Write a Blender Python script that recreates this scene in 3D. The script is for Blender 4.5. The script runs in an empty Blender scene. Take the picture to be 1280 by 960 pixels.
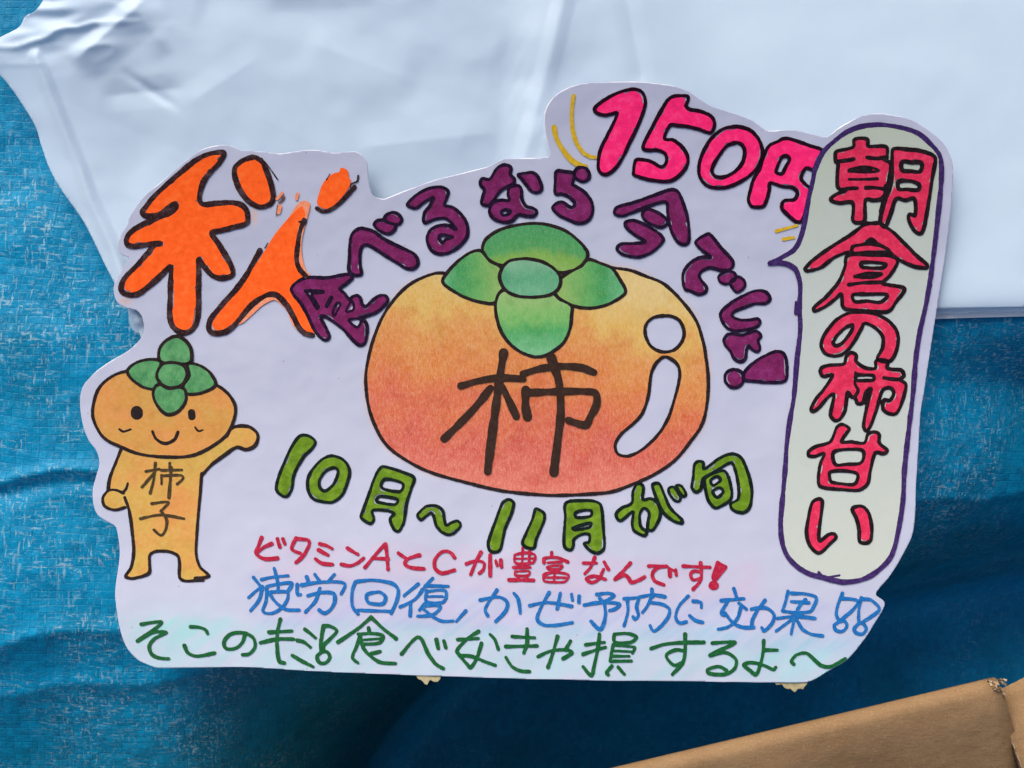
import bpy, math, random
import numpy as np
R = math.radians
rng = np.random.RandomState(7)
scene = bpy.context.scene
COL = scene.collection

# ---------------------------------------------------------------- camera
S = 0.0003            # metres per photograph pixel on the sign
D = 0.42              # camera height above the sign
cam_d = bpy.data.cameras.new('camera'); cam = bpy.data.objects.new('camera', cam_d); COL.objects.link(cam)
cam.location = (0, 0, D); cam.rotation_euler = (0, 0, 0)
cam_d.sensor_width = 36; cam_d.lens = 36 * D / (1280 * S); cam_d.clip_start = 0.01; cam_d.clip_end = 50
scene.camera = cam

# ---------------------------------------------------------------- light
SUN_EL, SUN_AZ = 37, -24      # azimuth measured from +Y (top of picture) towards +X
w = bpy.data.worlds.new('World'); scene.world = w; w.use_nodes = True
nt = w.node_tree; sky = nt.nodes.new('ShaderNodeTexSky'); sky.sky_type = 'NISHITA'; sky.sun_disc = False
sky.sun_elevation = R(SUN_EL); sky.sun_rotation = R(SUN_AZ); sky.dust_density = 6.0; sky.air_density = 1.0; sky.ozone_density = 1.0
bg = nt.nodes['Background']; nt.links.new(sky.outputs[0], bg.inputs[0]); bg.inputs[1].default_value = 0.12
sl = bpy.data.lights.new('sun', 'SUN'); sl.energy = 2.2; sl.angle = R(44); sl.color = (1.0, 0.95, 0.89)
so = bpy.data.objects.new('sun', sl); COL.objects.link(so)
so.rotation_euler = (R(90 - SUN_EL), 0, R(180 - SUN_AZ))
so.location = (-0.5, 1.0, 1.5)
vs = scene.view_settings; vs.view_transform = 'Standard'; vs.look = 'None'; vs.gamma = 1.0; vs.exposure = 0.04

# ---------------------------------------------------------------- helpers
def srgb(r, g, b):
    f = lambda c: (c / 255 / 12.92) if c / 255 <= 0.04045 else ((c / 255 + 0.055) / 1.055) ** 2.4
    return (f(r), f(g), f(b), 1.0)
def lin(a):
    a = np.asarray(a, float) / 255
    return np.where(a <= 0.04045, a / 12.92, ((a + 0.055) / 1.055) ** 2.4)
def tag(o, label=None, cat=None, group=None, kind=None):
    if label: o['label'] = label
    if cat: o['category'] = cat
    if group: o['group'] = group
    if kind: o['kind'] = kind
    return o
def h2(ix, iy, seed=0):
    n = (ix.astype(np.int64) * 374761393 + iy.astype(np.int64) * 668265263 + seed * 1442695041) & 0xffffffff
    n = ((n ^ (n >> 13)) * 1274126177) & 0xffffffff
    return ((n ^ (n >> 16)) & 0xffffff) / float(0xffffff)
def vnoise(x, y, seed=0):
    x = np.asarray(x, float); y = np.asarray(y, float)
    ix = np.floor(x); iy = np.floor(y); fx = x - ix; fy = y - iy
    fx = fx * fx * (3 - 2 * fx); fy = fy * fy * (3 - 2 * fy)
    ix = ix.astype(np.int64); iy = iy.astype(np.int64)
    a = h2(ix, iy, seed); b = h2(ix + 1, iy, seed); c = h2(ix, iy + 1, seed); d = h2(ix + 1, iy + 1, seed)
    return (a * (1 - fx) + b * fx) * (1 - fy) + (c * (1 - fx) + d * fx) * fy
def fbm(x, y, seed=0, n=4):
    v = 0; a = 0.5; t = 0
    for i in range(n):
        v = v + a * vnoise(x * 2 ** i, y * 2 ** i, seed + i * 17); t += a; a *= 0.5
    return v / t
def sm(t): t = np.clip(t, 0, 1); return t * t * (3 - 2 * t)
def pts(s): return np.array([[float(v) for v in p.split(',')] for p in s.split()])
def cat_rom(P, closed, step=1.5):
    n = len(P)
    if n < 3 and not closed: 
        L = np.hypot(*(P[-1] - P[0])); k = max(2, int(L / step)); t = np.linspace(0, 1, k)[:, None]
        return P[0] * (1 - t) + P[-1] * t
    out = []
    m = n if closed else n - 1
    for i in range(m):
        if closed: p0, p1, p2, p3 = P[(i - 1) % n], P[i], P[(i + 1) % n], P[(i + 2) % n]
        else: p0, p1, p2, p3 = P[max(i - 1, 0)], P[i], P[i + 1], P[min(i + 2, n - 1)]
        # centripetal-ish: limit the tangents so that corners stay crisp
        L = np.hypot(*(p2 - p1)) + 1e-6
        m1 = (p2 - p0) * 0.5; m2 = (p3 - p1) * 0.5
        for mm in (m1, m2):
            l = np.hypot(*mm)
            if l > L: mm *= L / l
        k = max(2, int(L / step) + 1)
        t = np.linspace(0, 1, k, endpoint=False)[:, None]
        h = 2 * t ** 3 - 3 * t ** 2 + 1, t ** 3 - 2 * t ** 2 + t, -2 * t ** 3 + 3 * t ** 2, t ** 3 - t ** 2
        out.append(h[0] * p1 + h[1] * m1 + h[2] * p2 + h[3] * m2)
    if not closed: out.append(P[-1:])
    return np.vstack(out)
def seg_dist(X, Y, C, closed, w=None):
    """least distance (minus half width) from every grid point to a polyline"""
    A = C; B = np.roll(C, -1, 0)
    if not closed: A = A[:-1]; B = B[:-1]
    best = np.full(X.shape, 1e9)
    for i in range(len(A)):
        a = A[i]; d = B[i] - a; L2 = d @ d + 1e-12
        m = 9.0
        # only touch the neighbourhood
        t = np.clip(((X - a[0]) * d[0] + (Y - a[1]) * d[1]) / L2, 0, 1)
        q = np.hypot(X - a[0] - t * d[0], Y - a[1] - t * d[1])
        if w is not None: q = q - w[i]
        np.minimum(best, q, out=best)
    return best
def inside(X, Y, C):
    r = np.zeros(X.shape, bool); n = len(C)
    for i in range(n):
        x1, y1 = C[i]; x2, y2 = C[(i + 1) % n]
        if y1 == y2: continue
        m = (Y >= min(y1, y2)) & (Y < max(y1, y2))
        if not m.any(): continue
        r ^= m & (X < (Y - y1) * (x2 - x1) / (y2 - y1) + x1)
    return r
CASES = {}
_c = [(0, 0), (1, 0), (1, 1), (0, 1)]
for k in range(1, 16):
    seq = []
    for i in range(4):
        a = (k >> i) & 1; b = (k >> ((i + 1) % 4)) & 1
        if a: seq.append(('c', i))
        if a != b: seq.append(('e', i))
    CASES[k] = seq
def march(F, x0, y0, cs):
    """filled marching squares of F<0 -> pixel-space verts, list of face arrays, per-vert F"""
    ny, nx = F.shape
    ins = F < 0
    k = ins[:-1, :-1] * 1 + ins[:-1, 1:] * 2 + ins[1:, 1:] * 4 + ins[1:, :-1] * 8
    gid = np.arange(nx * ny).reshape(ny, nx)
    X, Y = np.meshgrid(np.arange(nx) * cs + x0, np.arange(ny) * cs + y0)
    def fr(a, b):
        d = a - b; d = np.where(np.abs(d) < 1e-9, 1, d); return np.clip(a / d, 0.02, 0.98)
    th = fr(F[:, :-1], F[:, 1:]); tv = fr(F[:-1, :], F[1:, :])
    HX = X[:, :-1] + th * cs; HY = Y[:, :-1]; VX = X[:-1, :]; VY = Y[:-1, :] + tv * cs
    nh = HX.size; hid = (nx * ny + np.arange(nh)).reshape(HX.shape); vid = (nx * ny + nh + np.arange(VX.size)).reshape(VX.shape)
    V = np.concatenate([np.stack([X.ravel(), Y.ravel()], 1), np.stack([HX.ravel(), HY.ravel()], 1), np.stack([VX.ravel(), VY.ravel()], 1)])
    FV = np.concatenate([F.ravel(), np.zeros(nh), np.zeros(VX.size)])
    corner = {0: gid[:-1, :-1], 1: gid[:-1, 1:], 2: gid[1:, 1:], 3: gid[1:, :-1]}
    edge = {0: hid[:-1, :], 1: vid[:, 1:], 2: hid[1:, :], 3: vid[:, :-1]}
    faces = []
    for kk, seq in CASES.items():
        m = k == kk
        if not m.any(): continue
        faces.append(np.stack([(corner if t == 'c' else edge)[i][m] for t, i in seq], 1)[:, ::-1])   # y is flipped in world space
    if not faces: return None
    used = np.unique(np.concatenate([f.ravel() for f in faces]))
    rm = np.full(len(V), -1); rm[used] = np.arange(len(used))
    return V[used], [rm[f] for f in faces], FV[used]
def mesh_from(name, V, faces, mats, midx=None, attrs=None, smooth=True, flip=False):
    """faces: list of (n,k) arrays; midx: material index per array"""
    me = bpy.data.meshes.new(name)
    if flip: faces = [f[:, ::-1] for f in faces]
    me.vertices.add(len(V)); me.vertices.foreach_set('co', np.asarray(V, np.float32).ravel())
    tot = np.concatenate([np.full(len(f), f.shape[1]) for f in faces]); loops = np.concatenate([f.ravel() for f in faces])
    me.loops.add(len(loops)); me.loops.foreach_set('vertex_index', loops.astype(np.int32))
    me.polygons.add(len(tot)); me.polygons.foreach_set('loop_start', (np.cumsum(tot) - tot).astype(np.int32))
    me.polygons.foreach_set('loop_total', tot.astype(np.int32))
    if midx is not None: me.polygons.foreach_set('material_index', np.concatenate([np.full(len(f), m) for f, m in zip(faces, midx)]).astype(np.int32))
    if smooth: me.polygons.foreach_set('use_smooth', np.ones(len(tot), bool))
    for m in mats: me.materials.append(m)
    me.update(calc_edges=True); me.validate()
    for an, (ty, dat) in (attrs or {}).items():
        at = me.attributes.new(an, ty, 'POINT')
        at.data.foreach_set('color' if ty == 'FLOAT_COLOR' else 'value', np.asarray(dat, np.float32).ravel())
    return me
def link(name, me, parent=None):
    o = bpy.data.objects.new(name, me); COL.objects.link(o); o.parent = parent; return o
def thicken(V, faces, dz, out=None):
    """close a sheet downwards by dz (array or number): returns verts, top faces, bottom faces, side quads"""
    n = len(V); V2 = V.copy(); V2[:, 2] -= dz
    if out is not None: V2[:, :2] += out
    E = np.concatenate([np.stack([f[:, i], f[:, (i + 1) % f.shape[1]]], 1) for f in faces for i in range(f.shape[1])])
    key = np.sort(E, 1); kk = key[:, 0] * (n + 1) + key[:, 1]
    u, idx, cnt = np.unique(kk, return_index=True, return_counts=True)
    B = E[idx[cnt == 1]]
    side = np.stack([B[:, 1], B[:, 0], B[:, 0] + n, B[:, 1] + n], 1)
    return np.vstack([V, V2]), faces, [f[:, ::-1] + n for f in faces], [side]

# ---------------------------------------------------------------- materials
class NT:
    def __init__(s, name):
        s.m = bpy.data.materials.new(name); s.m.use_nodes = True; s.t = s.m.node_tree; s.b = s.t.nodes['Principled BSDF']; s.out = s.t.nodes['Material Output']
        s.tc = s.n('ShaderNodeTexCoord')
    def n(s, ty, **kw):
        o = s.t.nodes.new(ty)
        for k, v in kw.items(): setattr(o, k, v)
        return o
    def l(s, a, b): s.t.links.new(a, b)
    def map(s, scale=(1, 1, 1), rot=(0, 0, 0), src=None):
        m = s.n('ShaderNodeMapping'); m.inputs['Scale'].default_value = scale; m.inputs['Rotation'].default_value = rot
        s.l(src or s.tc.outputs['Object'], m.inputs[0]); return m.outputs[0]
    def noise(s, scale, detail=3, rough=0.5, vec=None, dist=0):
        o = s.n('ShaderNodeTexNoise'); o.inputs['Scale'].default_value = scale; o.inputs['Detail'].default_value = detail
        o.inputs['Roughness'].default_value = rough; o.inputs['Distortion'].default_value = dist
        s.l(vec or s.tc.outputs['Object'], o.inputs['Vector']); return o.outputs['Fac']
    def ramp(s, fac, stops):
        r = s.n('ShaderNodeValToRGB'); e = r.color_ramp.elements
        while len(e) < len(stops): e.new(0.5)
        for el, (p, c) in zip(e, stops): el.position = p; el.color = c if len(c) == 4 else (*c, 1)
        s.l(fac, r.inputs[0]); return r.outputs[0]
    def math(s, op, a, b=None, c=None, clamp=False):
        o = s.n('ShaderNodeMath', operation=op, use_clamp=clamp)
        for i, v in enumerate((a, b, c)):
            if v is None: continue
            if isinstance(v, (int, float)): o.inputs[i].default_value = v
            else: s.l(v, o.inputs[i])
        return o.outputs[0]
    def mix(s, fac, a, b, mode='MIX'):
        o = s.n('ShaderNodeMix', data_type='RGBA', blend_type=mode)
        for i, v in ((0, fac), (6, a), (7, b)):
            if isinstance(v, (int, float)): o.inputs[i].default_value = v
            elif isinstance(v, tuple): o.inputs[i].default_value = v
            else: s.l(v, o.inputs[i])
        return o.outputs[2]
    def attr(s, n, out='Fac'): o = s.n('ShaderNodeAttribute', attribute_name=n); return o.outputs[out]
    def bump(s, h, strength, dist, nrm=None):
        o = s.n('ShaderNodeBump'); o.inputs['Strength'].default_value = strength; o.inputs['Distance'].default_value = dist
        s.l(h, o.inputs['Height'])
        if nrm is not None: s.l(nrm, o.inputs['Normal'])
        return o.outputs[0]
def g(v): return (v, v, v, 1)
def ink(name, c, dark=0.75, mott=0.18, rough=0.5, light=None, sc=700, fine=0.35):
    """marker ink: pooled darker along stroke edges, mottled, paper tooth showing here and there"""
    k = NT(name); base = srgb(*c)
    dk = tuple(x * dark for x in base[:3]) + (1,); lt = light and srgb(*light) or tuple(min(1, x * (1 + mott) + 0.01) for x in base[:3]) + (1,)
    n1 = k.noise(sc, 4, 0.6); n2 = k.noise(sc * 5, 2, 0.5)
    col = k.ramp(n1, [(0.28, dk), (0.5, base), (0.74, lt)])
    col = k.mix(k.math('MULTIPLY', k.math('SUBTRACT', n2, 0.5, clamp=True), fine), col, srgb(200, 198, 212))
    k.l(col, k.b.inputs['Base Color']); k.b.inputs['Roughness'].default_value = rough; k.b.inputs['Specular IOR Level'].default_value = 0.08
    k.l(k.bump(k.noise(2500, 3), 0.25, 0.0001), k.b.inputs['Normal'])
    return k.m
def pencil(name, sx=1, sy=1, rot=0, grain=0.34, attr='Col'):
    k = NT(name); c = k.attr(attr, 'Color')
    v = k.map((sx, sy, 1), (0, 0, R(rot)))
    st = k.noise(1100, 3, 0.65, v); gr = k.noise(3300, 3, 0.65); big = k.noise(160, 4, 0.6)
    m1 = k.math('MULTIPLY', k.math('SUBTRACT', st, 0.46, clamp=True), grain * 4.0)
    col = k.mix(m1, c, k.mix(0.42, c, srgb(234, 212, 190)))
    col = k.mix(k.math('MULTIPLY', k.math('SUBTRACT', 0.46, st, clamp=True), grain * 5), col, k.mix(0.55, c, k.mix(1.0, c, c, 'MULTIPLY')))
    col = k.mix(k.math('MULTIPLY', k.math('SUBTRACT', gr, 0.52, clamp=True), grain * 4.5), col, srgb(232, 208, 188))
    col = k.mix(k.math('MULTIPLY', k.math('SUBTRACT', big, 0.5, clamp=True), min(1.3, grain * 5)), col, k.mix(1.0, c, c, 'MULTIPLY'))
    k.l(col, k.b.inputs['Base Color']); k.b.inputs['Roughness'].default_value = 0.6; k.b.inputs['Specular IOR Level'].default_value = 0.2
    k.l(k.bump(gr, 0.3, 0.0001), k.b.inputs['Normal'])
    return k.m

CARD = '''160.8,274 165,266 179,247 202.5,227 226,206.6 249,189 272.8,182 288.4,182.3 302.5,187.8 320,189 340,191 350,192.5 367.5,190 389,187.5 417.5,191 442.5,189.4 452,194 459,203 461,228 466,244 473.8,248 481,249 509,238 541.7,226 590,214 611,208 629,199 660,198.4 680,197 688,194.2 685.6,181.4 681.4,160 681.4,142 688.4,126.6 701,115 722,106 750,103 792.5,102.4 813.6,104 843,108 860,114 868,119 889.5,132.5 919,142.3 941,151 953,159.8 961.4,164 992,162.7 1017.7,168.3 1033,171 1048,161 1065,151 1080,144 1100,142.5 1120,145 1140,150 1160,162.5 1180,180 1191,206 1190,240 1185,291 1177.5,345 1170,392 1162,443 1155,489 1150,520 1148,557 1145,604 1143.6,639 1139.7,670 1128.8,692 1113,718.8 1097,738 1095,744 1106,754.7 1092,781 1076,804.7 1059,824 1037,837.5 1010,852 966,853 888,852 820,851 769,851 707,849.4 660,848.6 549,845 490,843 393,839 310,834 250,834 199,834.7 187,831.6 171,823.8 157,806.6 149,781.6 144,745.6 145,729 149.7,691 145,659 137.5,653.8 122.5,644 117,631 116,612.5 120.6,594 124.4,578.8 120.6,563.8 111,550.6 103.8,532 100,504 103.8,483 118.8,466 143,449 163.8,436 176,423 180.6,412 177.5,396 171,388 155.6,383.8 146,376 142,360 146,349 154,334 162.5,323 151,317.5 147.5,306.6 151.7,292.5 160,280'''
PERSOUT = '''553.4,341.3 533.8,345 511.3,356.3 492.5,375 477.5,397.5 467,423.8 461,446 457.3,470 459.7,502 468,530 483,556 507.5,575 537.5,590 582.5,603 627.5,613.4 670,618 697.5,619 735,617.5 765,614.4 791.3,605 819.4,592 843.8,575 862.5,552.5 877.5,530 884,502 885,470 882,445 879.4,429.4 870,401 851,375 828.8,354.4 806,345 787.5,338 765,334.5 735,328 690,340 630,350 580,350'''
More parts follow.
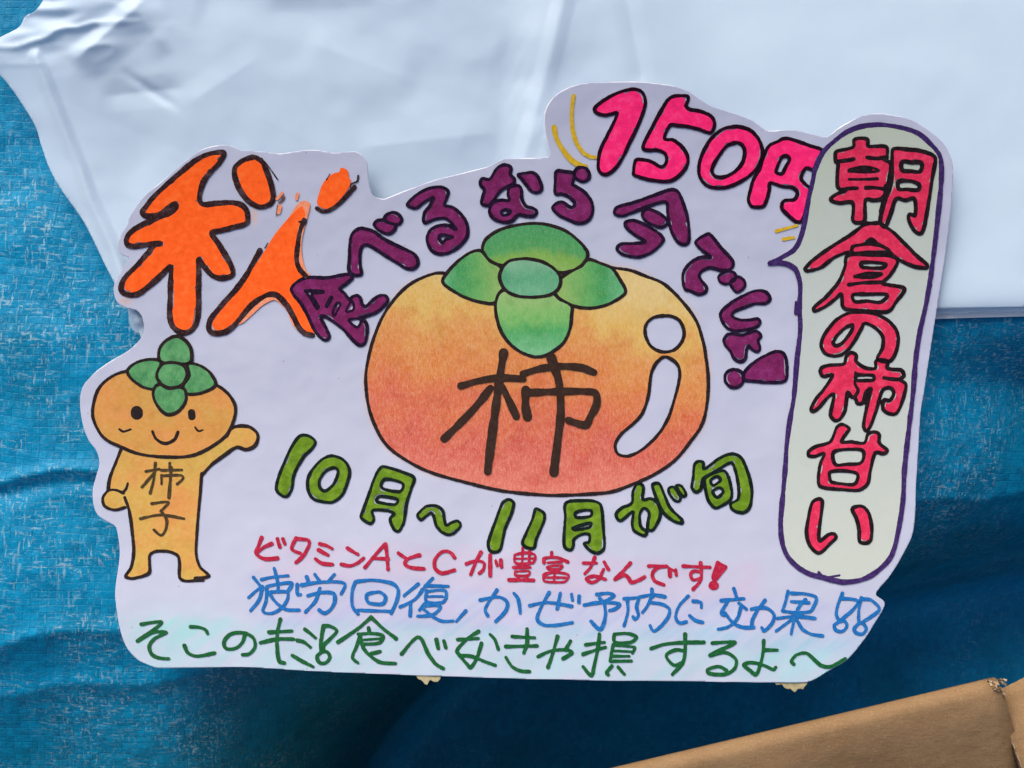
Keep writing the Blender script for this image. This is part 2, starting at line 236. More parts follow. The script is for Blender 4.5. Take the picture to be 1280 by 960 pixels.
ART = '''@orange_character|first orange marker character with dark outline|30
F 140 180 6.4
A or bo 6.6 : 895,75 830,70 740,95 660,140 560,220 440,325 330,430 265,515 245,550 275,575 340,575 400,550 450,510 500,480 515,500 490,535 440,565 350,600 240,650 160,700 120,755 125,805 180,820 260,808 340,795 385,797 340,810 270,894 190,984 110,1064 75,1134 85,1184 150,1209 220,1194 300,1134 400,1044 465,979 475,1004 470,1104 465,1264 465,1384 490,1464 560,1509 630,1494 680,1424 693,1304 693,1154 695,1024 695,924 740,984 800,1049 870,1074 950,1059 970,1034 955,974 900,874 850,794 800,714 870,695 980,665 1060,645 1085,620 1080,540 1040,490 960,470 850,475 740,485 705,460 705,390 740,290 800,215 860,150
@orange_character|smudged orange marker character with broken outline|30
F 280 180 6.4
A or bo 6.8 : 230,108 150,135 90,190 90,270 130,370 200,460 290,505 370,480 395,430 380,330 350,240 310,150 260,112
P or : 940,190 990,215 1000,270 1015,290 1000,350 950,420 880,490 820,520 770,505 745,470 760,400 790,320 830,270 880,235 920,225
S bo 5 : 745,515 790,540 850,530 920,480 980,420 1045,345
S bo 2 : 1075,255 1065,300 1020,320 1010,345
S bo 1.2 : 850,240 820,290
S bo 1.2 : 300,110 350,170 430,285
S bs 3 : 455,430 480,420 470,450 440,470
S or2 3.5 : 425,440 470,390
S or2 4 : 450,500 440,550
S or2 4 : 590,400 580,440
S bs 1.5 : 430,490 420,570
F 250 290 6.4
P or2 : 832,-249 882,-224 862,-120 845,-60 815,80 820,200 850,310 880,350 800,400 900,700 925,800 880,815 800,800 740,740 700,640 640,570 590,545 500,590 400,680 330,735 250,750 180,790 120,780 100,740 130,680 220,570 330,440 440,270 520,150 600,20 700,-100 780,-220
P or : 822,-200 840,-120 790,-40 775,80 770,200 800,290 850,350 790,380 735,440 740,480 790,560 850,650 890,740 915,800 880,805 830,780 780,700 720,590 660,540 600,500 560,490 500,510 400,600 300,700 250,740 180,790 120,780 100,740 130,680 220,570 330,440 440,270 520,150 600,20 700,-100 780,-180
S bo 6.8 : 480,150 430,240 370,350 290,460 180,580 90,690 70,760 90,800 150,810 220,790 300,720 400,600 480,535 560,500 620,510 690,580 740,660 790,760 840,810 900,825
S bo 6 : 835,-90 800,0 782,120 775,230 800,300 850,355
S bo 2.5 : 795,-80 825,-85
S bo 1.5 : 545,90 520,130
@purple_character|purple character overlapping the orange one|38
F 350 320 8
A pu bk 4.2 : 240,225 160,270 115,330 140,390 220,490 280,600 340,730 400,810 450,840 490,820 485,770 445,690 410,610 460,610 540,660 640,740 720,830 790,890 850,870 870,780 870,690 840,645 800,625 870,600 960,565 1040,500 1080,440 1050,395 990,400 920,450 860,505 820,480 805,420 770,395 720,410 700,440 650,380 600,325 660,280 725,220 700,185 600,195 460,220 340,215 | 262,362 315,368 285,402 | 340,480 362,512 352,516 | 575,500 562,570 556,565 | 718,485 725,530 685,535 | 725,655 792,645 768,690
S bk 6 : 330,360 430,360
S bk 4 : 255,350 300,345 330,355
S bk 3.6 : 255,350 310,430 370,525 385,505 320,400
S bk 5 : 515,420 470,500
L bk 3 : 575,465 605,485 570,560 545,600 530,580 540,530
L bk 3 : 720,450 740,530 680,560 660,545
L bk 3 : 690,640 810,632 775,715
@purple_character|purple hiragana shaped like a bent peak|34
F 425 225 7.111
A pu bk 4.4 : 165,435 110,480 90,560 85,700 80,800 125,845 190,835 180,760 180,650 200,590 250,580 340,630 480,720 590,785 660,785 695,735 660,660 540,600 400,530 300,460 220,435
A pu bk 4 : 340,360 305,400 350,450 430,480 480,450 495,400 440,385 400,360
A pu bk 4 : 460,290 405,320 400,360 450,385 520,395 550,350 510,300
@purple_character||34
F 425 225 7.111
A pu bk 4.2 : 600,215 650,250 690,245 760,190 830,160 800,230 750,300 750,380 830,355 920,340 980,370 1030,440 960,405 870,410 800,450 775,530 810,620 870,655 960,650 1060,590 1130,500 1130,400 1080,310 1000,245 930,225 950,160 960,100 900,65 800,75 700,120 | 885,500 930,490 1000,510 940,530 915,560 885,530
@purple_character||34
F 590 190 7.111
A pu bk 4.2 : 290,115 220,150 160,240 90,240 75,290 110,340 90,420 90,465 150,475 190,430 250,350 310,310 370,280 375,240 340,200 345,140
A pu bk 4.2 : 380,300 330,320 320,380 330,430 250,430 180,460 155,530 190,590 270,625 350,615 410,560 480,570 550,570 575,530 540,500 480,480 445,420 440,340 420,305 | 260,530 300,515 340,530 310,560 270,560
A pu bk 4 : 410,205 470,190 540,185 590,230 620,320 590,360 530,350 480,290 440,240
@purple_character||34
F 590 190 7.111
A pu bk 4.2 : 750,175 740,270 740,370 800,375 860,400 910,450 905,485 870,490 800,445 740,465 715,500 770,560 850,600 950,635 1030,610 1070,540 1065,450 1000,360 910,300 890,290 905,240 900,190 820,175
A pu bk 4.2 : 950,140 910,180 920,230 980,265 1035,240 1040,190 1010,145
@purple_character||34
F 750 225 7.111
A pu bk 4.2 : 150,245 130,300 190,320 260,300 400,245 500,210 590,200 600,290 625,430 680,540 740,575 785,550 790,450 770,310 720,160 680,95 610,90 500,130 300,200
A pu bk 4 : 410,260 375,310 400,360 480,405 550,420 600,380 570,330 490,280
A pu bk 4.2 : 290,360 225,380 240,430 310,490 400,550 290,565 190,570 150,610 200,660 310,685 400,670 490,620 560,540 540,490 470,440 380,390
@purple_character||34
F 840 320 7.111
A pu bk 4.2 : 320,-196 210,-126 260,-56 340,9 250,14 160,64 100,144 95,224 115,295 160,310 230,340 290,325 305,280 260,220 240,170 270,130 340,105 430,125 500,125 540,90 535,40 440,-66 360,-166
A pu bk 3.6 : 470,140 415,180 425,230 480,250 550,220 565,170 530,140
A pu bk 3.6 : 580,185 520,230 540,290 580,322 640,280 640,220
@purple_character||34
F 840 320 7.111
A pu bk 4 : 830,320 740,310 640,350 520,420 435,500 440,570 490,640 560,665 660,655 750,630 780,590 760,560 680,570 590,565 530,530 560,490 660,450 740,425 830,420 870,380
@purple_character||34
F 840 320 7.111
A pu bk 4 : 500,695 460,740 470,790 520,850 550,910 610,940 650,910 660,840 680,800 710,830 760,850 780,820 765,750 790,710 750,670 680,685 620,705 560,695
@purple_exclamation_mark||34
F 840 400 7.111
A pu bk 4.2 : 920,280 800,330 700,400 640,470 640,530 740,545 870,555 1000,540 1020,440 1010,340 980,290
A pu bk 4 : 550,440 480,470 470,540 520,595 580,595 630,550 620,470
@pink_digit|pink digit one|30
F 680 90 7.111
A pk bp 4.6 : 800,155 690,175 570,230 460,310 455,355 530,385 600,375 650,365 625,440 560,570 500,700 480,830 500,895 560,910 640,850 710,740 760,630 830,490 880,360 900,260 870,180
@pink_digit|pink digit five|30
F 770 110 7.111
A pk bp 4.6 : 500,80 570,70 635,75 640,110 620,160 650,190 750,210 840,250 875,310 860,380 830,400 740,370 640,345 550,335 480,335 430,450 510,465 590,530 635,610 630,690 570,770 490,825 400,830 270,810 160,775 155,740 175,645 240,640 310,655 390,700 430,690 450,640 430,580 370,555 300,555 245,545 245,500 300,390 380,240 450,120
@pink_digit|pink digit zero|30
F 870 150 7.111
A pk bp 4.6 : 350,60 240,80 140,160 60,290 25,420 40,520 110,590 230,605 340,575 470,500 560,400 590,290 560,180 490,100 420,70 | 340,205 270,235 210,310 160,390 140,450 170,500 240,510 330,470 400,400 430,320 425,250 390,210
@pink_character|pink yen character running behind the bubble|30
F 870 150 7.111
A pk bp 4.6 : 790,165 720,195 650,230 600,320 560,440 510,530 480,630 465,710 490,765 550,775 600,765 630,700 650,620 660,560 760,590 860,605 900,650 870,710 790,715 765,740 765,790 820,850 890,905 945,890 1000,700 1010,610 975,575 935,530 935,500 975,430 1055,440 1090,340 1120,270 1010,230 900,190 | 800,320 760,335 720,420 710,465 760,480 790,430 830,350
@yellow_stroke||26
F 680 90 7.111
S ye 5 : 262,215 248,330 250,480 280,610 340,710 400,750 455,760
@yellow_stroke||26
F 680 90 7.111
S ye 6.4 : 88,495 110,590 180,710 250,790 310,825
S ye 3 : 310,820 380,835
@yellow_stroke||26
F 0 0 1
S ye 4 : 970,289 996,282
@yellow_stroke||26
F 0 0 1
S ye 4 : 979,299 992,297
@speech_bubble|tall pale green bubble with purple outline|40
F 0 0 1
A bg vi 6.2 : 1029,190 1042.7,176.7 1058,165.5 1076.4,158.4 1100,156.3 1125.6,159.8 1146.7,166.9 1162,179.5 1173.4,193.6 1176.3,209 1175.5,234 1172.7,262 1169.7,291 1165,330 1161,357 1156,385 1149.4,414 1144,450 1141,489 1138,515 1134,549 1130,588 1128,627 1122,665 1114,694 1097.5,712.5 1079,723.4 1057,727.3 1041,725 1027,721 1011.6,717 996,707.8 983.4,693.8 977,675 975.6,651.6 979,611.6 981.7,580 983,557 987,525.6 992,497 996,450 1000,411 999,383 1000,357 994.7,338 984.8,330.5 973.6,328.5 962,329.3 970,325.5 980.6,320 993,311.6 1001,296 1007,270 1010.6,248.4 1016,224.5 1019,210.5
S vi 3 : 1023,715 1030,721 1049,719
S vi 4 : 1163,356 1160,366
S vi 4 : 995,378 994,392
#bubble_character||60
F 1030 150 7.111
A rd bg2 4.8 : 280,170 260,190 255,245 110,280 95,310 100,370 120,385 115,480 115,590 150,625 190,630 110,660 55,700 60,720 130,740 250,740 250,890 280,915 340,910 360,880 365,715 440,715 510,700 550,640 570,540 590,420 580,380 530,355 555,330 555,250 510,235 390,235 385,180 340,165 | 320,438 360,432 410,440 360,448
S bg2 5 : 110,372 200,362 260,350
S bg2 5.5 : 380,335 460,345 550,335
L bg2 4.2 : 220,455 290,430 350,420 430,430 480,455 350,465
S bg2 3.8 : 220,530 350,530 470,525
S bg2 4.6 : 150,620 230,610 290,610
S bg2 5 : 370,605 460,605 540,620
S bg2 5 : 545,590 540,680
S bg2 4 : 365,915 490,915 500,800 525,710
A rd bg2 5 : 640,255 605,270 600,360 600,480 585,600 545,690 515,800 495,905 540,950 590,830 635,705 720,715 800,705 805,850 760,840 745,870 770,940 815,1000 860,1008 885,950 905,850 930,700 960,500 985,350 950,310 840,275 740,265 | 690,375 770,378 860,385 850,460 770,458 690,450 | 660,550 760,545 840,575 830,625 740,620 660,615
#bubble_character||60
F 990 260 6.4
A rd bg2 4.6 : 440,385 420,470 370,590 280,700 170,800 180,825 260,790 340,730 390,690 400,780 430,810 560,820 760,830 830,750 895,660 880,635 760,615 720,600 780,540 840,430 780,385 600,370 | 550,440 640,435 745,450 720,480 560,475 | 485,695 600,690 755,695 700,755 600,745 500,750
A rd bg2 4.6 : 620,125 560,145 460,220 300,320 150,430 100,490 120,505 220,480 330,400 420,360 470,350 480,310 570,290 630,250 680,290 760,330 800,375 880,430 980,470 1070,480 1075,455 1000,390 900,290 810,200 740,150 700,120
A rd bg2 3.6 : 470,345 500,305 620,295 740,320 760,350 620,352 500,360
S bg2 6.5 : 450,368 600,370 790,370
S bg2 4.5 : 500,550 600,525 710,527 640,555 510,552
S bg2 4.5 : 450,615 560,600 720,595
S bg2 5 : 600,272 650,272
#bubble_character||60
F 990 380 6.4
A rd bg2 4.6 : 560,65 450,75 350,130 260,240 230,330 270,400 360,415 430,380 500,290 550,200 580,155 660,190 720,260 720,350 680,440 770,460 820,400 845,300 830,210 760,130 660,80 | 480,170 430,185 360,250 325,310 350,335 400,310 450,250 480,200
#bubble_character||60
F 990 380 6.4
A rd bg2 4.6 : 470,390 430,420 410,480 300,490 235,510 225,550 250,580 320,570 260,670 180,770 150,840 165,860 210,830 280,750 330,720 320,800 305,890 340,930 380,920 420,850 440,710 475,745 500,750 520,795 560,790 590,700 630,680 600,800 570,950 575,1000 600,1015 630,960 670,850 720,690 780,670 810,710 780,770 730,770 725,840 770,875 830,875 870,800 900,700 905,640 860,605 890,575 870,530 760,515 760,460 700,445 665,460 660,515 580,510 510,460 510,410 | 510,570 570,568 640,570 655,590 640,610 580,612 515,610
S bg2 4.6 : 730,590 790,600 860,605
S bg2 4 : 505,550 500,640 525,690 500,740
S bg2 4.5 : 600,700 580,790
#bubble_character||60
F 970 510 6.4
A rd bg2 4.4 : 520,130 480,160 430,270 320,305 260,345 260,380 310,385 380,365 350,450 335,560 345,620 400,640 520,650 660,655 730,600 750,500 790,360 860,365 885,335 840,300 820,270 820,210 780,190 730,210 700,280 600,270 520,270 560,200 580,160 | 460,350 560,330 680,335 700,380 670,440 560,450 480,455 455,420 | 430,510 530,500 640,520 650,560 620,610 520,605 440,590 425,550
#bubble_character||60
F 960 600 6.4
A rd bg2 4.6 : 400,150 350,180 320,300 305,420 330,520 390,580 430,570 490,510 540,460 525,430 480,435 410,485 405,400 425,250 430,165
A rd bg2 4.6 : 670,235 690,215 750,210 800,260 825,370 820,470 790,500 730,490 725,400 705,310
@persimmon_drawing|large coloured pencil persimmon with green calyx|24
F 0 0 1
C pers ink 4.2 : 553.4,341.3 533.8,345 511.3,356.3 492.5,375 477.5,397.5 467,423.8 461,446 457.3,470 459.7,502 468,530 483,556 507.5,575 537.5,590 582.5,603 627.5,613.4 670,618 697.5,619 735,617.5 765,614.4 791.3,605 819.4,592 843.8,575 862.5,552.5 877.5,530 884,502 885,470 882,445 879.4,429.4 870,401 851,375 828.8,354.4 806,345 787.5,338 765,334.5 735,328 690,340 630,350 580,350 | 828.8,394.7 815.6,397.5 807,406.9 807,420 813.8,433 826.9,439.7 841.9,437.8 852,427.5 855,414.4 849.4,401 840,395.6 | 828.8,446.5 819.4,455 813.8,468 810,496 802.5,517 791,530 776,543 768.8,556 772.5,567.5 785.6,570 802.5,562 821,545 834.4,524.4 843.8,496 849.4,472 847.5,457 838,448.4
F 0 0 1
#persimmon_leaf||34
C leafa ink 4.2 : 622.8,331 608.8,322.5 603,313 606.9,300 621.9,288.8 642.5,282.2 665,279.4 684,281 705,287.8 722,300 733,313 734,322.5 725.6,333.8 712.5,339.4 700,341 662,335
#persimmon_leaf||36
C leafb ink 4.2 : 602,314 590,315 575,324.4 562,337.5 553.4,351.6 563.8,362 582.5,372.2 601.3,377.8 618,378.8 626,366 632,350 626,334 612,326
#persimmon_leaf||36
C leafb ink 4.2 : 735,324.4 750,329 765,335.6 774.4,348.8 781.9,364.7 770.6,375 753.8,382.5 735,385.3 716.3,382.5 703,376.9 691.9,367.5 696,352 712.5,340 726,333
#persimmon_leaf||40
C leafc ink 4.2 : 627.5,363.8 620,376.9 620,392 625.6,412.5 637,429.4 652,440.6 668,446 680,445 692,438.8 705,427.5 712.5,410.6 714.4,392 714.4,382.5 700,374 690,366 660,362
#persimmon_leaf||50
C leafd ink 4.2 : 662,324 655.6,323.4 637,326.3 627.5,335.6 624.7,348.8 631.3,362 644.4,369.4 660,371.5 671,371.3 688,368.4 698.4,360 700.3,347 692,335.6 677,327.2
#black_character|thick brown black persimmon character|60
F 660 440 5.333
S br 8.5 : -448,225 -323,190 -193,172 -33,178
S br 10 : -163,5 -193,200 -233,500 -270,795
S br 9 : -250,240 -373,390 -560,578
S br 9 : -173,230 -123,330 -80,425
S br 11 : 155,40 175,100 205,200 217,400 195,600 172,800
S br 8.5 : -35,145 60,115 200,95 350,103 440,135
S br 9 : -10,270 200,262 380,262 450,275 455,350 415,430 380,485 270,455
S br 10 : -15,255 -18,350 -5,430
@green_digit||30
F 330 530 6.4
A gr gk 4 : 290,95 360,95 410,140 390,190 320,260 260,360 235,430 225,510 190,575 140,570 100,520 120,420 180,270 230,170
@green_digit||30
F 330 530 6.4
A gr gk 4 : 550,255 470,280 400,350 355,430 355,530 400,600 500,625 560,620 630,560 670,460 685,370 640,290 | 555,350 490,380 445,450 450,510 490,535 550,490 590,410 590,365
@green_month_character||30
F 330 530 6.4
A gr gk 4 : 940,345 890,420 840,560 790,700 780,750 850,795 880,760 870,690 1000,695 1040,720 1010,760 1040,840 1080,855 1120,780 1140,640 1180,510 1200,430 1110,385 1000,350 | 970,440 1110,475 1085,540 945,510 | 920,580 1000,585 1070,605 1045,645 905,620
@green_wave_mark||30
F 500 580 6.4
A gr gk 3.8 : 170,445 140,410 170,370 220,335 290,335 340,370 355,440 370,490 410,470 460,455 485,490 440,545 390,565 330,540 290,490 270,420 250,390 210,415
@green_digit||30
F 500 580 6.4
A gr gk 4 : 860,285 820,310 770,440 720,580 705,650 730,700 790,695 815,640 840,520 890,400 910,320 890,290
@green_digit||30
F 500 580 6.4
A gr gk 4 : 1085,360 1060,440 1010,550 980,630 1010,665 1070,670 1090,600 1120,530 1150,460 1155,400 1120,370
@green_month_character||30
F 680 560 6.4
A gr gk 4 : 175,440 170,560 160,700 165,790 210,815 235,780 240,730 300,690 360,690 360,750 320,765 370,820 430,840 480,800 475,650 455,460 400,425 300,420 | 250,520 300,500 375,500 370,545 260,555 | 230,640 300,615 375,600 360,635 250,655
@green_character||30
F 680 560 6.4
A gr gk 4 : 780,290 740,290 710,350 700,440 620,480 575,530 610,580 690,520 715,510 705,600 720,660 800,700 820,670 775,630 765,530 800,480 840,520 830,600 830,650 870,655 920,570 930,500 900,430 850,405 790,410 795,320
A gr gk 4 : 870,290 920,285 960,370 1010,480 1100,570 1100,600 1030,580 950,510 910,430 870,320
A gr gk 3.6 : 1000,320 1040,315 1090,390 1080,425 1040,415 1000,360
A gr gk 3.6 : 1060,300 1100,305 1135,370 1110,385 1080,350
@green_character||30
F 760 550 6.4
A gr gk 4 : 720,170 690,200 680,300 670,380 700,415 740,395 760,310 840,260 980,180 1010,220 1040,350 1040,470 980,510 1000,560 1080,580 1130,540 1150,430 1130,300 1070,150 1000,110 900,140 770,230 760,180
A gr gk 3.8 : 780,300 920,245 960,290 990,420 975,480 900,530 850,540 800,480 775,370 | 820,322 870,290 898,322 842,362 | 838,410 890,380 922,415 870,458
@drawn_figure|small drawn figure with a persimmon head waving one arm|24
F 100 560 5.333
C body none 4 : 280,0 235,110 200,200 195,285 160,330 170,390 230,412 305,395 330,430 350,560 355,700 340,800 305,855 350,868 430,850 470,820 470,720 500,690 580,688 650,710 665,760 665,860 700,885 820,880 860,855 800,790 775,700 785,500 800,330 815,170 880,110 960,50 1045,-5 1110,10 1170,-20 1185,-90 1130,-140 1050,-145 1000,-120 980,-90 880,-10 750,50 580,60 400,40
S ink 4.4 : 275,10 235,110 200,200 190,280
S ink 3.6 : 290,300 240,280 190,285 155,330 165,385 230,412 300,395
S ink 3.2 : 320,235 310,270 285,300
S ink 4.2 : 300,330 330,420 350,560 360,700 340,800 305,855 350,868 430,850 465,825 465,720 500,690 580,688 650,715 665,770 665,860 700,885 820,880
S ink 4 : 770,868 860,853 800,790 775,700 785,500 800,330 812,170
S ink 4.4 : 815,180 880,110 960,50 1045,-5 1110,10 1170,-20 1185,-90 1130,-140 1050,-145 1000,-120 980,-80 920,-50
#figure_head||34
F 100 410 5.333
C head ink 4.2 : 310,290 220,320 130,400 90,520 95,620 160,730 270,790 400,840 580,860 750,850 880,790 980,710 1030,600 1035,520 990,440 910,380 800,340 600,300 450,290
S ink 13 : 380,560 382,572
S ink 10 : 745,565 748,590
S ink 4 : 485,690 510,740 570,770 630,745 655,695
S ink 2.6 : 265,675 290,690 340,676
S ink 2.6 : 770,662 790,686 820,680
#figure_leaf||44
C leafe ink 4.4 : 540,225 530,150 570,90 650,55 720,100 745,160 735,230 640,240
#figure_leaf||44
C leafe ink 4 : 320,280 380,230 470,210 540,225 530,300 520,400 440,400 370,360 330,320
#figure_leaf||44
C leafe ink 4 : 720,240 800,250 870,300 905,380 820,430 720,440 690,390 730,320
#figure_leaf||48
C leafe ink 4.2 : 520,380 490,440 520,520 580,575 650,560 705,490 700,410 620,390
#figure_leaf||54
C leafe ink 4.2 : 620,230 550,245 515,310 540,370 600,400 680,380 715,310 690,250
#figure_character||40
F 100 560 5.333
S br2 3.6 : 440,155 530,140
S br2 3.6 : 505,100 495,200 470,300
S br2 3.6 : 500,160 415,260
S br2 3.6 : 600,100 600,130
S br2 3.4 : 545,148 680,145
S br2 3.2 : 545,180 545,240
S br2 3.4 : 550,185 670,180 690,200 650,240
S br2 3.8 : 610,130 595,330
#figure_character||40
S br2 3.6 : 480,370 590,360 540,420
S br2 3.6 : 405,470 540,445 695,470
S br2 3.6 : 545,420 580,480 570,550 540,580 495,545
@red_character||30
F 310 660 6.4
S re 4.8 : 110,75 85,140 65,200 130,245 235,240
S re 4.6 : 190,125 130,150 80,190
S re 4.6 : 235,85 255,150
S re 4.6 : 280,85 295,125
@red_character||30
F 310 660 6.4
S re 4.8 : 385,80 350,165 420,200
S re 4.6 : 385,85 480,95 490,130 450,210 385,275
@red_character||30
F 310 660 6.4
S re 4.6 : 575,125 630,140 675,165
S re 4.6 : 565,175 640,215
S re 4.6 : 540,245 590,280 675,290
@red_character||30
F 310 660 6.4
S re 4.6 : 795,160 880,210
S re 4.6 : 750,290 820,300 880,275 925,240
@red_letter|red capital letter A|30
F 310 660 6.4
S re 4.6 : 1095,130 1030,200 935,315
S re 4.8 : 1100,130 1110,200 1120,330
S re 4.2 : 1010,240 1120,245
@red_character||30
F 490 660 6.4
S re 4.4 : 50,200 110,240
S re 4.6 : 220,215 140,240 100,280 150,315 255,325
@red_letter|red capital letter C|30
F 490 660 6.4
S re 4.6 : 500,235 460,190 400,190 345,250 345,320 400,360 500,335
@red_character||30
F 490 660 6.4
S re 4.4 : 595,285 680,260 735,280 730,330 700,360
S re 4.6 : 710,195 670,270 630,370
S re 5 : 785,215 785,380
S re 4.2 : 830,260 840,300
S re 4.2 : 870,255 875,310
@red_character||30
F 630 670 6.4
S re 3.4 : 150,95 145,210
S re 3.4 : 205,115 200,210
S re 3.4 : 85,150 160,132 245,150 230,212 95,215 85,150
S re 2.6 : 90,180 235,178
S re 3.8 : 75,250 210,250
S re 3 : 90,282 200,280 195,312 95,315 90,282
S re 3.2 : 105,320 120,345
S re 3.2 : 185,320 170,345
S re 4.6 : 40,350 235,352
@red_character||30
F 630 670 6.4
S re 4 : 380,130 380,165
S re 4.2 : 320,210 322,178 420,170 510,205
S re 3.2 : 350,212 460,205
S re 3.2 : 345,248 380,238 462,235 445,262 365,265 345,250
S re 3.6 : 325,305 400,288 512,308 480,365 325,360 315,310
S re 3 : 405,290 400,360
S re 3 : 330,330 495,330
@red_character||30
F 630 670 6.4
S re 4 : 635,215 740,215
S re 4.4 : 725,170 690,250 645,300
S re 4.4 : 800,205 835,265
S re 4.2 : 795,265 760,340 700,370 660,340 720,320 810,345
@red_character||30
F 630 670 6.4
S re 4.6 : 1010,215 960,270 885,345 960,310 1000,340 1020,370 1080,350 1125,325
@red_character||30
F 760 680 6.4
S re 4.2 : 325,175 470,175 400,190 355,230 370,290 445,325
S re 4.6 : 490,205 495,255
S re 4.4 : 540,205 545,245
S re 3 : 480,185 530,215
@red_character||30
F 760 680 6.4
S re 4.4 : 600,175 700,180 815,185
S re 4.4 : 740,150 745,220 740,290 680,360
S re 4 : 740,225 690,215 660,240 680,285 740,270
@red_exclamation_mark||30
F 760 680 6.4
P re : 870,132 915,155 955,182 905,250 860,300 830,285 825,255 850,180
S re 10.5 : 838,330 850,330
@blue_character||30
F 310 660 6.4
S bl 4.2 : 45,395 90,450 115,490
S bl 3.8 : 110,410 200,390 320,380
S bl 4 : 210,320 225,380 240,440 240,510
S bl 3.8 : 5,555 60,505 115,465
S bl 4.4 : 115,470 90,570 20,660
S bl 4.2 : 150,465 250,445 350,440 320,505
S bl 4 : 165,512 310,510 315,570 265,640 190,680 120,665 145,580 150,480
S bl 4 : 170,520 230,600 310,650 410,655
@blue_character||30
F 310 660 6.4
S bl 4.4 : 395,450 395,530 420,530
S bl 4.2 : 470,390 490,445
S bl 4.2 : 535,370 575,425
S bl 4.2 : 690,370 640,430
S bl 4.4 : 430,455 600,430 770,440 745,525
S bl 4.4 : 480,540 580,515 680,520 695,580 660,650 610,680 570,655
S bl 4.2 : 575,480 540,580 460,670
@blue_character||30
F 310 660 6.4
S bl 4.4 : 860,430 835,500 835,620 880,685
S bl 4.4 : 880,425 1000,415 1150,440 1200,490 1190,580 1145,680
S bl 4 : 880,655 1140,665
S bl 4.2 : 970,525 1050,510 1100,550 1075,605 965,595 950,535 1000,515
@blue_character||30
F 490 660 6.4
S bl 4.2 : 210,445 95,540
S bl 4.2 : 245,490 180,570 65,630
S bl 4.2 : 150,590 145,700
S bl 4.2 : 325,400 260,470
S bl 4.2 : 270,460 450,465
S bl 3.8 : 278,505 425,500 408,590 278,585 278,500
S bl 2.8 : 290,545 405,545
S bl 3.8 : 265,600 220,655
S bl 3.8 : 250,620 385,625 330,690 205,705
S bl 3.6 : 250,645 330,710 400,742 490,742
@blue_comma||30
F 490 660 6.4
S bl 4.2 : 590,660 515,745
@blue_character||30
F 490 660 6.4
S bl 4.4 : 705,575 850,550 920,590 910,660 830,745
S bl 4.2 : 840,495 780,580 745,650 765,700
S bl 4.2 : 975,520 1010,570 1025,680
@blue_character||30
F 630 670 6.4
S bl 4.2 : 205,555 350,530 540,560
S bl 4.2 : 360,450 300,560 265,660 320,710 430,710 545,690
S bl 4.2 : 450,455 425,580
S bl 4.2 : 540,465 547,510
S bl 4 : 600,480 598,530
@blue_character||30
F 630 670 6.4
S bl 4.2 : 740,465 830,455 880,475 810,520
S bl 3.8 : 765,495 800,530
S bl 4.4 : 640,550 780,530 920,540 900,575 845,595
S bl 4.4 : 800,530 810,640 770,745 695,680
@blue_character||30
F 760 680 6.4
S bl 4.2 : 128,436 250,426
S bl 4.2 : 153,440 158,536 128,650
S bl 4.2 : 250,426 228,500 243,570 215,600 200,580
S bl 4.2 : 250,422 360,405 455,420
S bl 4.2 : 350,360 355,420
S bl 4.2 : 340,430 310,500 275,545
S bl 4.2 : 330,465 430,480 490,520 470,600 370,695 335,650
@blue_character||30
F 760 680 6.4
S bl 4.2 : 640,415 570,490 540,580 570,630 625,620
S bl 4.2 : 680,455 740,465 745,505
S bl 4.2 : 650,570 700,610 755,625
@blue_character||30
F 760 680 6.4
S bl 4.4 : 1005,355 1030,430
S bl 4.4 : 905,450 1085,435
S bl 4 : 960,450 905,550 930,570
S bl 4.2 : 1045,470 1105,520
S bl 4.2 : 1060,510 1030,600 960,660 880,680
S bl 4.2 : 935,550 1000,630 1080,665 1165,665
F 920 700 6.4
S bl 4.4 : 120,390 230,380 300,430 290,500 225,565 205,540
S bl 4.2 : 230,320 170,400 130,480 125,535
@blue_character||30
F 920 700 6.4
S bl 4.4 : 415,250 395,330 370,405
S bl 4.2 : 445,265 560,270 640,300 620,370 590,410 480,420 370,405
S bl 4 : 440,330 580,340
S bl 4.2 : 330,465 480,450 630,465
S bl 4.2 : 555,315 510,360 470,450 440,590
S bl 4 : 450,470 320,565
S bl 4.2 : 475,460 530,550 600,590 690,605
@blue_exclamation_mark||30
F 920 700 6.4
S bl 4.4 : 850,265 815,350 800,430 820,480
S bl 4.2 : 850,305 970,325 930,400 830,480
L bl 4.2 : 830,490 785,520 800,560 850,568 885,530 870,490
@blue_exclamation_mark||30
F 920 700 6.4
S bl 4.4 : 1000,300 980,400 980,490
S bl 4.2 : 1010,310 1080,320 1145,390 1080,450 1000,500
L bl 4.4 : 990,500 945,545 960,580 1010,590 1040,550 1020,510
@dark_green_character||30
F 140 730 6.4
S dg 4.4 : 235,320 395,300 340,360 205,455 330,385 435,385 350,430 300,490 320,560 380,590 455,595
@dark_green_character||30
F 140 730 6.4
S dg 4.4 : 630,340 700,345 750,365 765,395
S dg 4.4 : 580,490 610,550 680,575 820,550
@dark_green_character||30
F 140 730 6.4
S dg 4.4 : 1065,400 1040,470 980,515 910,510 900,450 960,395 1060,390 1130,430 1145,500 1100,555 1045,565
@dark_green_character||30
F 310 740 6.4
S dg 4.6 : 260,215 235,320 235,460 250,550 290,565
S dg 4.6 : 170,320 350,310
S dg 4.6 : 100,405 230,375 365,375
@dark_green_character||30
F 310 740 6.4
S dg 4.4 : 455,295 500,330 540,365
S dg 4.4 : 395,385 450,400 500,440
S dg 4.4 : 355,505 440,555 520,595
@dark_green_exclamation_mark||30
F 310 740 6.4
S dg 5.4 : 605,270 590,350 582,430 590,470
S dg 4.4 : 605,270 650,270 710,310 650,380 610,420 600,470
L dg 4.4 : 600,475 555,510 570,560 620,565 655,520 635,480
@dark_green_character||30
F 310 740 6.4
S dg 4.6 : 985,200 880,290 720,400
